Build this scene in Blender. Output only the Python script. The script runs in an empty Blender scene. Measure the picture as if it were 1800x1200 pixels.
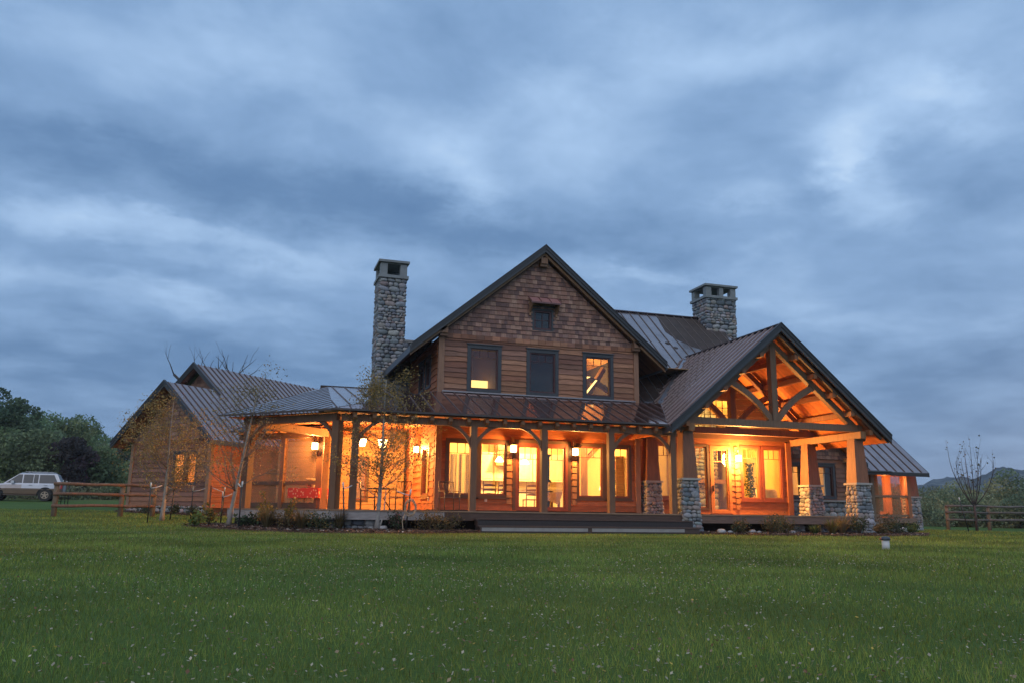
import bpy, bmesh, math, random
import numpy as np
from mathutils import Vector, Matrix

random.seed(7)
rng = np.random.default_rng(7)
scene = bpy.context.scene
C = scene.collection

# ------------------------------------------------------------------ camera
CAM_H = 0.62
YAW, PITCH, ROLL = math.radians(17.45), math.radians(11.75), math.radians(0.755)
def make_camera():
    fw = np.array([math.sin(YAW)*math.cos(PITCH), math.cos(YAW)*math.cos(PITCH), math.sin(PITCH)])
    r = np.array([math.cos(YAW), -math.sin(YAW), 0]); u = np.cross(r, fw)
    R = r*math.cos(ROLL)+u*math.sin(ROLL); U = -r*math.sin(ROLL)+u*math.cos(ROLL)
    cd = bpy.data.cameras.new('camera'); co = bpy.data.objects.new('camera', cd); C.objects.link(co)
    m = Matrix(((R[0], U[0], -fw[0], 0), (R[1], U[1], -fw[1], 0), (R[2], U[2], -fw[2], CAM_H), (0, 0, 0, 1)))
    co.matrix_world = m
    cd.sensor_width = 36; cd.lens = 29.0; cd.clip_start = 0.05; cd.clip_end = 5000
    scene.camera = co
make_camera()

# ------------------------------------------------------------------ render settings
scene.render.engine = 'CYCLES'
cy = scene.cycles
cy.use_denoising = True
cy.max_bounces = 7; cy.diffuse_bounces = 4; cy.glossy_bounces = 4; cy.transmission_bounces = 6
cy.transparent_max_bounces = 24
cy.caustics_reflective = False; cy.caustics_refractive = False
cy.sample_clamp_indirect = 6.0
vs = scene.view_settings
vs.view_transform = 'Standard'; vs.look = 'None'; vs.exposure = 0.0; vs.gamma = 1.0; vs.use_curve_mapping = False

# ------------------------------------------------------------------ world: overcast dusk sky
def make_world():
    w = bpy.data.worlds.new('World'); scene.world = w; w.use_nodes = True
    nt = w.node_tree; N = nt.nodes; L = nt.links; N.clear()
    def n(t, **k):
        x = N.new(t)
        for a, b in k.items(): setattr(x, a, b)
        return x
    def math_(op, a, b=None, clamp=False):
        m = n('ShaderNodeMath', operation=op, use_clamp=clamp)
        for i, v in enumerate((a, b)):
            if v is None: continue
            if isinstance(v, (int, float)): m.inputs[i].default_value = v
            else: L.new(v, m.inputs[i])
        return m.outputs[0]
    tc = n('ShaderNodeTexCoord'); sep = n('ShaderNodeSeparateXYZ'); L.new(tc.outputs['Generated'], sep.inputs[0])
    x, y, z = sep.outputs
    az = math_('MULTIPLY', math_('ARCTAN2', x, y), 57.29578)
    el = math_('MULTIPLY', math_('ARCSINE', z), 57.29578)
    comb = n('ShaderNodeCombineXYZ'); L.new(az, comb.inputs[0]); L.new(el, comb.inputs[1])
    def noise(vec, sc, det, rough, lac=2.0, dist=0.0):
        t = n('ShaderNodeTexNoise'); t.inputs['Scale'].default_value = sc; t.inputs['Detail'].default_value = det
        t.inputs['Roughness'].default_value = rough; t.inputs['Distortion'].default_value = dist
        L.new(vec, t.inputs['Vector']); return t
    # flattened cloud-deck coordinates
    zc = math_('ADD', math_('MAXIMUM', z, 0.0), 0.16)
    cp = n('ShaderNodeCombineXYZ'); L.new(math_('DIVIDE', x, zc), cp.inputs[0]); L.new(math_('DIVIDE', y, zc), cp.inputs[1])
    warp = noise(cp.outputs[0], 2.3, 12, 0.70)
    wv = n('ShaderNodeVectorMath', operation='SUBTRACT'); L.new(warp.outputs['Color'], wv.inputs[0]); wv.inputs[1].default_value = (.5, .5, .5)
    ws = n('ShaderNodeVectorMath', operation='MULTIPLY'); L.new(wv.outputs[0], ws.inputs[0]); ws.inputs[1].default_value = (10, 5.5, 0)
    P = n('ShaderNodeVectorMath', operation='ADD'); L.new(comb.outputs[0], P.inputs[0]); L.new(ws.outputs[0], P.inputs[1])
    # (azimuth, elevation, half-width az, half-height el, tilt deg, brightness) of the cloud masses
    blobs = CLOUDS
    total = None
    for a0, e0, ra, re, tl, amp in blobs:
        sb = n('ShaderNodeVectorMath', operation='SUBTRACT'); L.new(P.outputs[0], sb.inputs[0]); sb.inputs[1].default_value = (a0, e0, 0)
        t = math.radians(tl); ct, st = math.cos(t), math.sin(t)
        d1 = n('ShaderNodeVectorMath', operation='DOT_PRODUCT'); L.new(sb.outputs[0], d1.inputs[0]); d1.inputs[1].default_value = (ct/ra, st/ra, 0)
        d2 = n('ShaderNodeVectorMath', operation='DOT_PRODUCT'); L.new(sb.outputs[0], d2.inputs[0]); d2.inputs[1].default_value = (-st/re, ct/re, 0)
        q = math_('ADD', math_('MULTIPLY', d1.outputs['Value'], d1.outputs['Value']), math_('MULTIPLY', d2.outputs['Value'], d2.outputs['Value']))
        g = math_('MULTIPLY', math_('EXPONENT', math_('MULTIPLY', q, -1.0)), amp)
        total = g if total is None else math_('ADD', total, g)
    fine = noise(cp.outputs[0], 2.8, 10, 0.60, dist=.15)
    big = noise(cp.outputs[0], 0.75, 3, 0.5)
    b = math_('ADD', math_('MULTIPLY', math_('SUBTRACT', fine.outputs[0], .5), 0.72), math_('MULTIPLY', math_('SUBTRACT', big.outputs[0], .5), 0.22))
    b = math_('ADD', math_('ADD', b, total), SKY_BASE, clamp=True)
    ramp = n('ShaderNodeValToRGB'); L.new(b, ramp.inputs[0])
    e = ramp.color_ramp.elements
    e[0].position = 0.0; e[0].color = (.075, .165, .34, 1)
    e[1].position = 1.0; e[1].color = (.62, .78, .97, 1)
    for p_, c_ in ((.28, (.128, .238, .43, 1)), (.52, (.228, .37, .60, 1)), (.75, (.37, .54, .79, 1))):
        q = e.new(p_); q.color = c_
    sky = n('ShaderNodeTexSky', sky_type='NISHITA'); sky.sun_disc = False
    sky.sun_elevation = math.radians(4); sky.sun_rotation = math.radians(60); sky.altitude = 1500
    b1 = n('ShaderNodeBackground'); L.new(ramp.outputs[0], b1.inputs[0]); b1.inputs[1].default_value = SKY_STRENGTH
    b2 = n('ShaderNodeBackground'); L.new(sky.outputs[0], b2.inputs[0]); b2.inputs[1].default_value = 0.006
    ad = n('ShaderNodeAddShader'); L.new(b1.outputs[0], ad.inputs[0]); L.new(b2.outputs[0], ad.inputs[1])
    out = n('ShaderNodeOutputWorld'); L.new(ad.outputs[0], out.inputs[0])
    w.cycles.sampling_method = 'MANUAL'; w.cycles.sample_map_resolution = 512
SKY_BASE = 0.535
SKY_STRENGTH = 1.09
CLOUDS = [(15, 3, 70, 7, 0, -0.13), (-5.4, 21.2, 16.3, 2.2, -4, -0.249), (13.2, 19.5, 10.7, 1.9, -11, -0.249), (-14.4, 19.9, 6.5, 1.7, 6, -0.066), (-12.1, 17.4, 5.6, 1.2, -2, 0.222), (-4.0, 17.7, 7.5, 0.7, -8, 0.161), (1.3, 16.6, 5.4, 1.0, -9, 0.121), (-13.6, 13.8, 6.4, 0.7, -1, 0.101), (-4.8, 14.7, 11.2, 0.8, -7, -0.1), (-11.6, 12.4, 6.6, 1.4, 2, 0.081), (-2.1, 13.1, 8.3, 0.9, -8, 0.101), (-1.7, 29.8, 10.8, 2.4, 15, 0.101), (-12.6, 28.9, 7.2, 1.9, 13, 0.05), (15.8, 32.2, 11.3, 2.1, -1, -0.083), (8.8, 25.7, 6.7, 2.2, -6, 0.101), (13.1, 22.6, 3.6, 2.4, -36, 0.181), (15.2, 21.5, 2.5, 1.2, -17, 0.121), (21.5, 26.1, 6.6, 3.4, -20, 0.121), (32.0, 29.8, 10.7, 1.8, 2, 0.222), (23.2, 30.4, 7.2, 1.8, -12, -0.083), (40.9, 23.3, 3.5999999999999996, 2.7, 32, 0.305), (39.0, 21.9, 2.1, 0.8, 12, 0.202), (33.3, 21.7, 2.7, 1.1, 4, 0.161), (46.7, 25.5, 4.0, 1.6, -31, 0.262), (49.3, 28.5, 6.1, 1.9, -15, 0.05), (37.7, 25.6, 7.1, 1.8, 5, 0.081), (26.8, 19.5, 7.9, 2.3, -3, -0.199), (38.2, 20.7, 2.4, 2.0, -36, -0.183), (47.9, 20.9, 4.9, 2.0, -16, -0.149), (44.9, 17.2, 6.2, 1.7, -14, -0.05), (26.8, 16.4, 5.1, 0.8, -6, 0.222), (37.0, 14.3, 6.3, 2.2, -15, 0.101), (43.1, 19.5, 2.0, 1.1, -8, 0.121), (1.8, 9.6, 19.7, 3.4, 2, -0.133), (46.6, 7.9, 7.3, 3.8, -4, -0.166), (-8.6, 8.8, 10.5, 2.8, 4, -0.083), (36.8, 10.6, 6.9, 2.2, -3, -0.033)]
make_world()

sun_d = bpy.data.lights.new('sun', 'SUN'); sun = bpy.data.objects.new('sun', sun_d); C.objects.link(sun)
sun_d.energy = 1.15; sun_d.angle = math.radians(80); sun_d.color = (1.0, .86, .74)
sun.rotation_euler = (math.radians(48), 0, math.radians(-30))

# ------------------------------------------------------------------ helpers: materials
def V(*a): return np.array(a, float)
def new_mat(name):
    m = bpy.data.materials.new(name); m.use_nodes = True
    nt = m.node_tree; nt.nodes.clear(); return m, nt, nt.nodes, nt.links
def attr_mat(name, rough=.7, metal=0.0, nscale=(6, 6, 6), namt=.3, bump=.0, bscale=None, rough_var=0., coat=0., spec=.5, transl=0., detail=6):
    m, nt, N, L = new_mat(name)
    at = N.new('ShaderNodeAttribute'); at.attribute_name = 'Col'
    tc = N.new('ShaderNodeTexCoord'); mp = N.new('ShaderNodeMapping'); mp.inputs['Scale'].default_value = nscale
    L.new(tc.outputs['Object'], mp.inputs[0])
    no = N.new('ShaderNodeTexNoise'); no.inputs['Scale'].default_value = 1; no.inputs['Detail'].default_value = detail; no.inputs['Roughness'].default_value = .62
    L.new(mp.outputs[0], no.inputs['Vector'])
    mr = N.new('ShaderNodeMapRange'); mr.inputs[1].default_value = .28; mr.inputs[2].default_value = .72
    mr.inputs[3].default_value = 1-namt; mr.inputs[4].default_value = 1+namt; L.new(no.outputs[0], mr.inputs[0])
    mx = N.new('ShaderNodeVectorMath'); mx.operation = 'MULTIPLY'; L.new(at.outputs['Color'], mx.inputs[0]); L.new(mr.outputs[0], mx.inputs[1])
    p = N.new('ShaderNodeBsdfPrincipled'); L.new(mx.outputs[0], p.inputs['Base Color'])
    p.inputs['Roughness'].default_value = rough; p.inputs['Metallic'].default_value = metal
    p.inputs['Specular IOR Level'].default_value = spec
    if coat: p.inputs['Coat Weight'].default_value = coat
    if rough_var:
        r2 = N.new('ShaderNodeMapRange'); r2.inputs[1].default_value = .3; r2.inputs[2].default_value = .7
        r2.inputs[3].default_value = rough-rough_var; r2.inputs[4].default_value = rough+rough_var
        L.new(no.outputs[0], r2.inputs[0]); L.new(r2.outputs[0], p.inputs['Roughness'])
    if bump:
        src = no
        if bscale is not None:
            m2 = N.new('ShaderNodeMapping'); m2.inputs['Scale'].default_value = bscale; L.new(tc.outputs['Object'], m2.inputs[0])
            src = N.new('ShaderNodeTexNoise'); src.inputs['Scale'].default_value = 1; src.inputs['Detail'].default_value = 4; L.new(m2.outputs[0], src.inputs['Vector'])
        bp = N.new('ShaderNodeBump'); bp.inputs['Strength'].default_value = bump; bp.inputs['Distance'].default_value = .02
        L.new(src.outputs[0], bp.inputs['Height']); L.new(bp.outputs[0], p.inputs['Normal'])
    o = N.new('ShaderNodeOutputMaterial')
    if transl:
        t = N.new('ShaderNodeBsdfTranslucent'); L.new(mx.outputs[0], t.inputs[0])
        ms = N.new('ShaderNodeMixShader'); ms.inputs[0].default_value = transl
        L.new(p.outputs[0], ms.inputs[1]); L.new(t.outputs[0], ms.inputs[2]); L.new(ms.outputs[0], o.inputs[0])
    else:
        L.new(p.outputs[0], o.inputs[0])
    return m
def emit_mat(name, col, strength):
    m, nt, N, L = new_mat(name)
    e = N.new('ShaderNodeEmission'); e.inputs[0].default_value = (*col, 1); e.inputs[1].default_value = strength
    o = N.new('ShaderNodeOutputMaterial'); L.new(e.outputs[0], o.inputs[0]); return m
def glass_mat(name, tint, gl, rough=.02):
    m, nt, N, L = new_mat(name)
    t = N.new('ShaderNodeBsdfTransparent'); t.inputs[0].default_value = (*tint, 1)
    g = N.new('ShaderNodeBsdfGlossy'); g.inputs['Roughness'].default_value = rough
    lw = N.new('ShaderNodeLayerWeight'); lw.inputs['Blend'].default_value = .5; pw = N.new('ShaderNodeMath'); pw.operation = 'POWER'; pw.inputs[1].default_value = 4.0; L.new(lw.outputs['Facing'], pw.inputs[0])
    mr = N.new('ShaderNodeMapRange'); mr.inputs[3].default_value = gl; mr.inputs[4].default_value = min(1, gl+.6); L.new(pw.outputs[0], mr.inputs[0])
    ms = N.new('ShaderNodeMixShader'); L.new(mr.outputs[0], ms.inputs[0]); L.new(t.outputs[0], ms.inputs[1]); L.new(g.outputs[0], ms.inputs[2])
    o = N.new('ShaderNodeOutputMaterial'); L.new(ms.outputs[0], o.inputs[0]); return m
def screen_mat(name, col, opac):
    m, nt, N, L = new_mat(name)
    t = N.new('ShaderNodeBsdfTransparent'); d = N.new('ShaderNodeBsdfDiffuse'); d.inputs[0].default_value = (*col, 1)
    ms = N.new('ShaderNodeMixShader'); ms.inputs[0].default_value = opac
    L.new(t.outputs[0], ms.inputs[1]); L.new(d.outputs[0], ms.inputs[2])
    o = N.new('ShaderNodeOutputMaterial'); L.new(ms.outputs[0], o.inputs[0]); return m

M = {
    'wood': attr_mat('weathered_wood', .72, nscale=(3, 3, 26), namt=.33, bump=.25),
    'timber': attr_mat('timber', .62, nscale=(16, 16, 2.2), namt=.26, bump=.15),
    'soffit': attr_mat('soffit_boards', .75, nscale=(5, 5, 5), namt=.22, spec=.2),
    'shingle': attr_mat('cedar_shingle', .8, nscale=(34, 34, 5), namt=.30, bump=.2),
    'stone': attr_mat('river_stone', .68, nscale=(11, 11, 11), namt=.30, bump=.2),
    'concrete': attr_mat('cap_concrete', .75, nscale=(4, 4, 4), namt=.16),
    'roof': attr_mat('copper_roof', .22, metal=.92, nscale=(1.6, 1.6, 1.6), namt=.16, bump=.045, bscale=(2.2, 2.2, 2.2), rough_var=.07),
    'bright_roof': attr_mat('glossy_copper_roof', .10, metal=.9, nscale=(1.6, 1.6, 1.6), namt=.14, bump=.02, bscale=(1.5, 1.5, 1.5)),
    'trim': attr_mat('painted_trim', .5, nscale=(9, 9, 9), namt=.14),
    'plaster': attr_mat('plaster', .85, nscale=(2, 2, 2), namt=.08),
    'metal': attr_mat('plain_metal', .35, metal=.8, nscale=(9, 9, 9), namt=.12),
    'black': attr_mat('dark_painted_metal', .45, nscale=(9, 9, 9), namt=.1),
    'leaf': attr_mat('foliage', .6, nscale=(2, 2, 2), namt=.22, transl=.35, spec=.3),
    'far_leaf': attr_mat('far_foliage', .7, nscale=(.45, .45, .45), namt=.35, transl=.4, spec=.2),
    'bark': attr_mat('bark', .85, nscale=(14, 14, 5), namt=.35, bump=.3),
    'grass': attr_mat('grass_blade', .7, nscale=(.33, .33, .33), namt=.36, transl=.3, spec=.12),
    'fabric': attr_mat('fabric', .9, nscale=(12, 12, 12), namt=.15),
    'paint': attr_mat('car_paint', .3, metal=.35, nscale=(2.4, 2.4, 4), namt=.1, coat=.4),
    'rubber': attr_mat('rubber', .85, nscale=(9, 9, 9), namt=.2),
    'glass': glass_mat('window_glass', (.97, .97, .95), .045),
    'dark_glass': glass_mat('tinted_glass', (.10, .11, .12), .10),
    'screen': screen_mat('insect_screen', (.34, .20, .11), .42),
    'lamp': emit_mat('lamp_glass', (1, .62, .22), 26),
    'lamp_soft': emit_mat('lamp_shade', (1, .66, .28), 7),
}

# ------------------------------------------------------------------ helpers: meshes
class MB:
    def __init__(s): s.v = []; s.f = []; s.c = []; s.sm = []; s.n = 0; s.mi = 0; s.m = []
    def add(s, verts, faces, col, smooth=False):
        k = s.n; s.v.extend([tuple(p) for p in verts]); s.n += len(verts)
        for f in faces: s.f.append(tuple(i+k for i in f)); s.c.append(col); s.sm.append(smooth); s.m.append(s.mi)
    def poly(s, pts, col): s.add(pts, [tuple(range(len(pts)))], col)
    def prism(s, pts, vec, col):
        n = len(pts); vec = np.asarray(vec, float); a = [np.asarray(p, float) for p in pts]
        s.add(a+[p+vec for p in a], [tuple(range(n))[::-1], tuple(range(n, 2*n))]+[(i, (i+1) % n, n+(i+1) % n, n+i) for i in range(n)], col)
    def box(s, lo, hi, col, fr=None):
        (x0, y0, z0), (x1, y1, z1) = lo, hi
        p = [(x0, y0, z0), (x1, y0, z0), (x1, y1, z0), (x0, y1, z0), (x0, y0, z1), (x1, y0, z1), (x1, y1, z1), (x0, y1, z1)]
        if fr is not None: p = [fr.p(*q) for q in p]
        s.add(p, [(0, 3, 2, 1), (4, 5, 6, 7), (0, 1, 5, 4), (1, 2, 6, 5), (2, 3, 7, 6), (3, 0, 4, 7)], col)
    def beam(s, p0, p1, w, h, col, up=(0, 0, 1)):
        p0 = np.asarray(p0, float); p1 = np.asarray(p1, float); d = p1-p0; d /= np.linalg.norm(d)
        sd = np.cross(d, up); sd /= np.linalg.norm(sd); u = np.cross(sd, d)
        q = []
        for p in (p0, p1):
            for a, b in ((-1, -1), (1, -1), (1, 1), (-1, 1)): q.append(p+sd*a*w/2+u*b*h/2)
        s.add(q, [(0, 1, 2, 3)[::-1], (4, 5, 6, 7), (0, 1, 5, 4), (1, 2, 6, 5), (2, 3, 7, 6), (3, 0, 4, 7)], col)
    def tube(s, pts, rad, col, n=8, cap=True, smooth=True):
        pts = [np.asarray(p, float) for p in pts]; m = len(pts)
        rad = [rad]*m if isinstance(rad, (int, float)) else rad
        vs_ = []; ref = None
        for i, p in enumerate(pts):
            d = pts[min(i+1, m-1)]-pts[max(i-1, 0)]; d = d/(np.linalg.norm(d)+1e-9)
            if ref is None:
                ref = np.cross(d, (0, 0, 1)) if abs(d[2]) < .9 else np.cross(d, (1, 0, 0))
            a = ref-d*np.dot(ref, d); a /= np.linalg.norm(a); ref = a; b = np.cross(d, a)
            for k in range(n):
                t = 2*math.pi*k/n; vs_.append(p+(a*math.cos(t)+b*math.sin(t))*rad[i])
        fs = [(i*n+k, i*n+(k+1) % n, (i+1)*n+(k+1) % n, (i+1)*n+k) for i in range(m-1) for k in range(n)]
        if cap: fs += [tuple(range(n))[::-1], tuple(range((m-1)*n, m*n))]
        s.add(vs_, fs, col, smooth)
    def lathe(s, c, prof, col, n=16, smooth=True):
        c = np.asarray(c, float); vs_ = []
        for r, z in prof:
            for k in range(n):
                t = 2*math.pi*k/n; vs_.append(c+V(r*math.cos(t), r*math.sin(t), z))
        m = len(prof)
        fs = [(i*n+k, i*n+(k+1) % n, (i+1)*n+(k+1) % n, (i+1)*n+k) for i in range(m-1) for k in range(n)]
        fs += [tuple(range(n))[::-1], tuple(range((m-1)*n, m*n))]
        s.add(vs_, fs, col, smooth)
    def build(s, name, mat, parent=None, base=(0, 0, 0)):
        me = bpy.data.meshes.new(name)
        b = np.asarray(base, float)
        me.from_pydata([tuple(np.asarray(p)-b) for p in s.v], [], s.f)
        a = me.color_attributes.new('Col', 'FLOAT_COLOR', 'CORNER')
        cnt = np.array([len(f) for f in s.f]); col = np.ones((len(s.f), 4)); col[:, :3] = np.array(s.c, float)[:, :3]
        a.data.foreach_set('color', np.repeat(col, cnt, axis=0).ravel())
        me.polygons.foreach_set('use_smooth', s.sm)
        for m_ in (mat if isinstance(mat, (list, tuple)) else [mat]): me.materials.append(m_)
        me.polygons.foreach_set('material_index', s.m); me.update()
        o = bpy.data.objects.new(name, me); C.objects.link(o)
        if parent is not None: o.parent = parent
        return o
def quad_mesh(name, quads, cols, mat, parent=None, base=(0, 0, 0), k=4):
    q = np.asarray(quads, np.float32)-np.asarray(base, np.float32); n = len(q)
    me = bpy.data.meshes.new(name); me.vertices.add(n*k); me.vertices.foreach_set('co', q.reshape(-1))
    me.loops.add(n*k); me.loops.foreach_set('vertex_index', np.arange(n*k, dtype=np.int32))
    me.polygons.add(n); me.polygons.foreach_set('loop_start', np.arange(0, n*k, k, dtype=np.int32))
    me.polygons.foreach_set('loop_total', np.full(n, k, np.int32))
    a = me.color_attributes.new('Col', 'FLOAT_COLOR', 'CORNER'); cc = np.ones((n, 4), np.float32); cc[:, :3] = cols
    a.data.foreach_set('color', np.repeat(cc, k, axis=0).ravel())
    me.materials.append(mat); me.update(calc_edges=True); me.validate()
    o = bpy.data.objects.new(name, me); C.objects.link(o)
    if parent is not None: o.parent = parent
    return o
def tag(o, label=None, cat=None, group=None, kind=None):
    if label: o['label'] = label
    if cat: o['category'] = cat
    if group: o['group'] = group
    if kind: o['kind'] = kind
    return o
def empty(name, loc, label, cat, group=None, rz=0):
    o = bpy.data.objects.new(name, None); C.objects.link(o); o.location = loc; o.rotation_euler = (0, 0, rz)
    o.empty_display_size = .2
    return tag(o, label, cat, group)
def jit(c, a=.12): 
    k = 1+random.uniform(-a, a); return tuple(max(0.003, x*k*(1+random.uniform(-a*.25, a*.25))) for x in c)
class Fr:
    """wall frame: u along the wall, v outwards, w up"""
    def __init__(s, o, u, n): s.o = V(*o); s.u = V(*u); s.n = V(*n)
    def p(s, u, v, w): return s.o+s.u*u+s.n*v+V(0, 0, w)
S2 = math.sqrt(.5)
A_ = V(S2, S2, 0)      # 45 degree axis, right and back
T_ = V(S2, -S2, 0)     # 45 degree axis, right and forward

def ico():
    bm = bmesh.new(); bmesh.ops.create_icosphere(bm, subdivisions=2, radius=1)
    v = np.array([x.co[:] for x in bm.verts]); f = [tuple(q.index for q in p.verts) for p in bm.faces]; bm.free(); return v, f
ICO_V, ICO_F = ico()
STONES = [(0.208, 0.224, 0.248), (0.168, 0.192, 0.216), (0.248, 0.256, 0.264), (0.272, 0.256, 0.248), (0.24, 0.2, 0.192), (0.112, 0.136, 0.16), (0.304, 0.312, 0.32), (0.192, 0.216, 0.232), (0.232, 0.208, 0.184)]
def stone(mb, c, ax, sz, col):
    n = rng.normal(0, 1, 3); w = 1+.09*np.sin(ICO_V@n*2.1+rng.uniform(0, 6))
    p = np.sign(ICO_V)*np.abs(ICO_V)**.82*w[:, None]
    t = rng.uniform(-.22, .22); u, v, n_ = ax
    u2 = u*math.cos(t)+v*math.sin(t); v2 = -u*math.sin(t)+v*math.cos(t)
    mb.add(c+p[:, :1]*u2*sz[0]+p[:, 1:2]*v2*sz[1]+p[:, 2:]*n_*sz[2], ICO_F, col, True)
def stone_face(mb, BL, BR, TR, TL, n, size=.15, dark=1.0, depth=.075):
    BL, BR, TR, TL = [np.asarray(p, float) for p in (BL, BR, TR, TL)]; n = np.asarray(n, float)
    H = np.linalg.norm(TL-BL); w = 0
    up = (TL-BL)/H; ud = (BR-BL)/np.linalg.norm(BR-BL)
    while w < H-.02:
        h = min(size*random.choice((random.uniform(.5, .9), random.uniform(.7, 1.1), random.uniform(1.0, 1.55))), H-w+.02)
        f = (w+h/2)/H; L0 = BL+(TL-BL)*f; R0 = BR+(TR-BR)*f; W = np.linalg.norm(R0-L0); u = -random.uniform(0, .06)
        while u < W:
            ww = h*random.uniform(1.0, 2.1)
            if W-u-ww < size*.5: ww = W-u+.01
            hh = h*random.uniform(.85, 1.2)
            c = L0+ud*(u+ww/2)+up*random.uniform(-.018, .018)-n*.02
            stone(mb, c, (ud, up, n), (ww*.53, hh*.54, depth*random.uniform(.75, 1.25)), jit(tuple(dark*q for q in random.choice(STONES)), .18))
            u += ww
        w += h*.97

# ------------------------------------------------------------------ ground
def g(x, y):
    t = max(0., y-24.); k = 1-.5*min(1, max(0, (x-5)/15.))
    t = min(t, 62.)
    return k*(.02*t+.0002*t*t)
MULCH = [[(-1.9, 28.6), (-1.2, 27.2), (.3, 25.2), (2.3, 23.9), (4.6, 24.0), (6.9, 24.9), (6.9, 26.4), (2.6, 26.6), (-.2, 29.6), (-1.2, 29.6)],
         [(14.75, 25.0), (16.2, 24.1), (18.5, 23.8), (21.5, 24.0), (23.6, 24.6), (25.2, 26.2), (24.4, 28.2), (14.8, 28.2)],
         [(-5.9, 43.4), (-5.2, 42.1), (-1.6, 38.6), (-.2, 38.6), (-.4, 41), (-5.3, 44)]]
PATIO = [(6.95, 24.95), (7.3, 24.55), (14.2, 24.5), (14.75, 24.9), (14.75, 25.6), (6.95, 25.6)]
def inside(px, py, poly):
    r = np.zeros(px.shape, bool); n = len(poly)
    for i in range(n):
        x1, y1 = poly[i]; x2, y2 = poly[(i+1) % n]
        if y1 == y2: continue
        r ^= ((y1 > py) != (y2 > py)) & (px < (x2-x1)*(py-y1)/(y2-y1)+x1)
    return r
def make_ground():
    rad = [0.0]+[1.2*1.13**i for i in range(61)]
    nA = 120; vs_ = [(0, 0, 0)]; fs = []
    for r in rad[1:]:
        for k in range(nA):
            t = 2*math.pi*k/nA; x, y = r*math.sin(t), r*math.cos(t); vs_.append((x, y, g(x, y)))
    for k in range(nA): fs.append((0, 1+(k+1) % nA, 1+k))
    for i in range(len(rad)-2):
        for k in range(nA):
            a, b = 1+i*nA+k, 1+i*nA+(k+1) % nA; fs.append((a, b, b+nA, a+nA))
    me = bpy.data.meshes.new('lawn'); me.from_pydata(vs_, [], fs); me.polygons.foreach_set('use_smooth', [True]*len(fs))
    m, nt, N, L = new_mat('lawn_ground')
    tc = N.new('ShaderNodeTexCoord')
    def noise(sc, det, r=.6):
        t = N.new('ShaderNodeTexNoise'); t.inputs['Scale'].default_value = sc; t.inputs['Detail'].default_value = det; t.inputs['Roughness'].default_value = r
        L.new(tc.outputs['Object'], t.inputs[0]); return t
    def ramp(src, a, b, lo=.3, hi=.7):
        r = N.new('ShaderNodeValToRGB'); L.new(src, r.inputs[0]); e = r.color_ramp.elements
        e[0].position = lo; e[0].color = (*a, 1); e[1].position = hi; e[1].color = (*b, 1); return r.outputs[0]
    c1 = ramp(noise(.55, 5).outputs[0], (.06, .12, .028), (.095, .155, .042))
    c2 = ramp(noise(38, 6, .75).outputs[0], (.5, .52, .5), (1.35, 1.32, 1.2))
    mul = N.new('ShaderNodeVectorMath'); mul.operation = 'MULTIPLY'; L.new(c1, mul.inputs[0]); L.new(c2, mul.inputs[1])
    fld = ramp(noise(.12, 7, .7).outputs[0], (.10, .11, .045), (.21, .19, .085))
    ln = N.new('ShaderNodeVectorMath'); ln.operation = 'LENGTH'; L.new(tc.outputs['Object'], ln.inputs[0])
    mr = N.new('ShaderNodeMapRange'); mr.inputs[1].default_value = 60; mr.inputs[2].default_value = 74; L.new(ln.outputs['Value'], mr.inputs[0])
    mx = N.new('ShaderNodeMix'); mx.data_type = 'RGBA'; L.new(mr.outputs[0], mx.inputs['Factor']); L.new(mul.outputs[0], mx.inputs['A']); L.new(fld, mx.inputs['B'])
    p = N.new('ShaderNodeBsdfPrincipled'); L.new(mx.outputs['Result'], p.inputs['Base Color']); p.inputs['Roughness'].default_value = .9
    p.inputs['Specular IOR Level'].default_value = .1
    bp = N.new('ShaderNodeBump'); bp.inputs['Strength'].default_value = .6; bp.inputs['Distance'].default_value = .04
    L.new(noise(26, 5, .7).outputs[0], bp.inputs['Height']); L.new(bp.outputs[0], p.inputs['Normal'])
    o = N.new('ShaderNodeOutputMaterial'); L.new(p.outputs[0], o.inputs[0])
    me.materials.append(m); o = bpy.data.objects.new('lawn', me); C.objects.link(o); tag(o, kind='structure')
make_ground()

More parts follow.
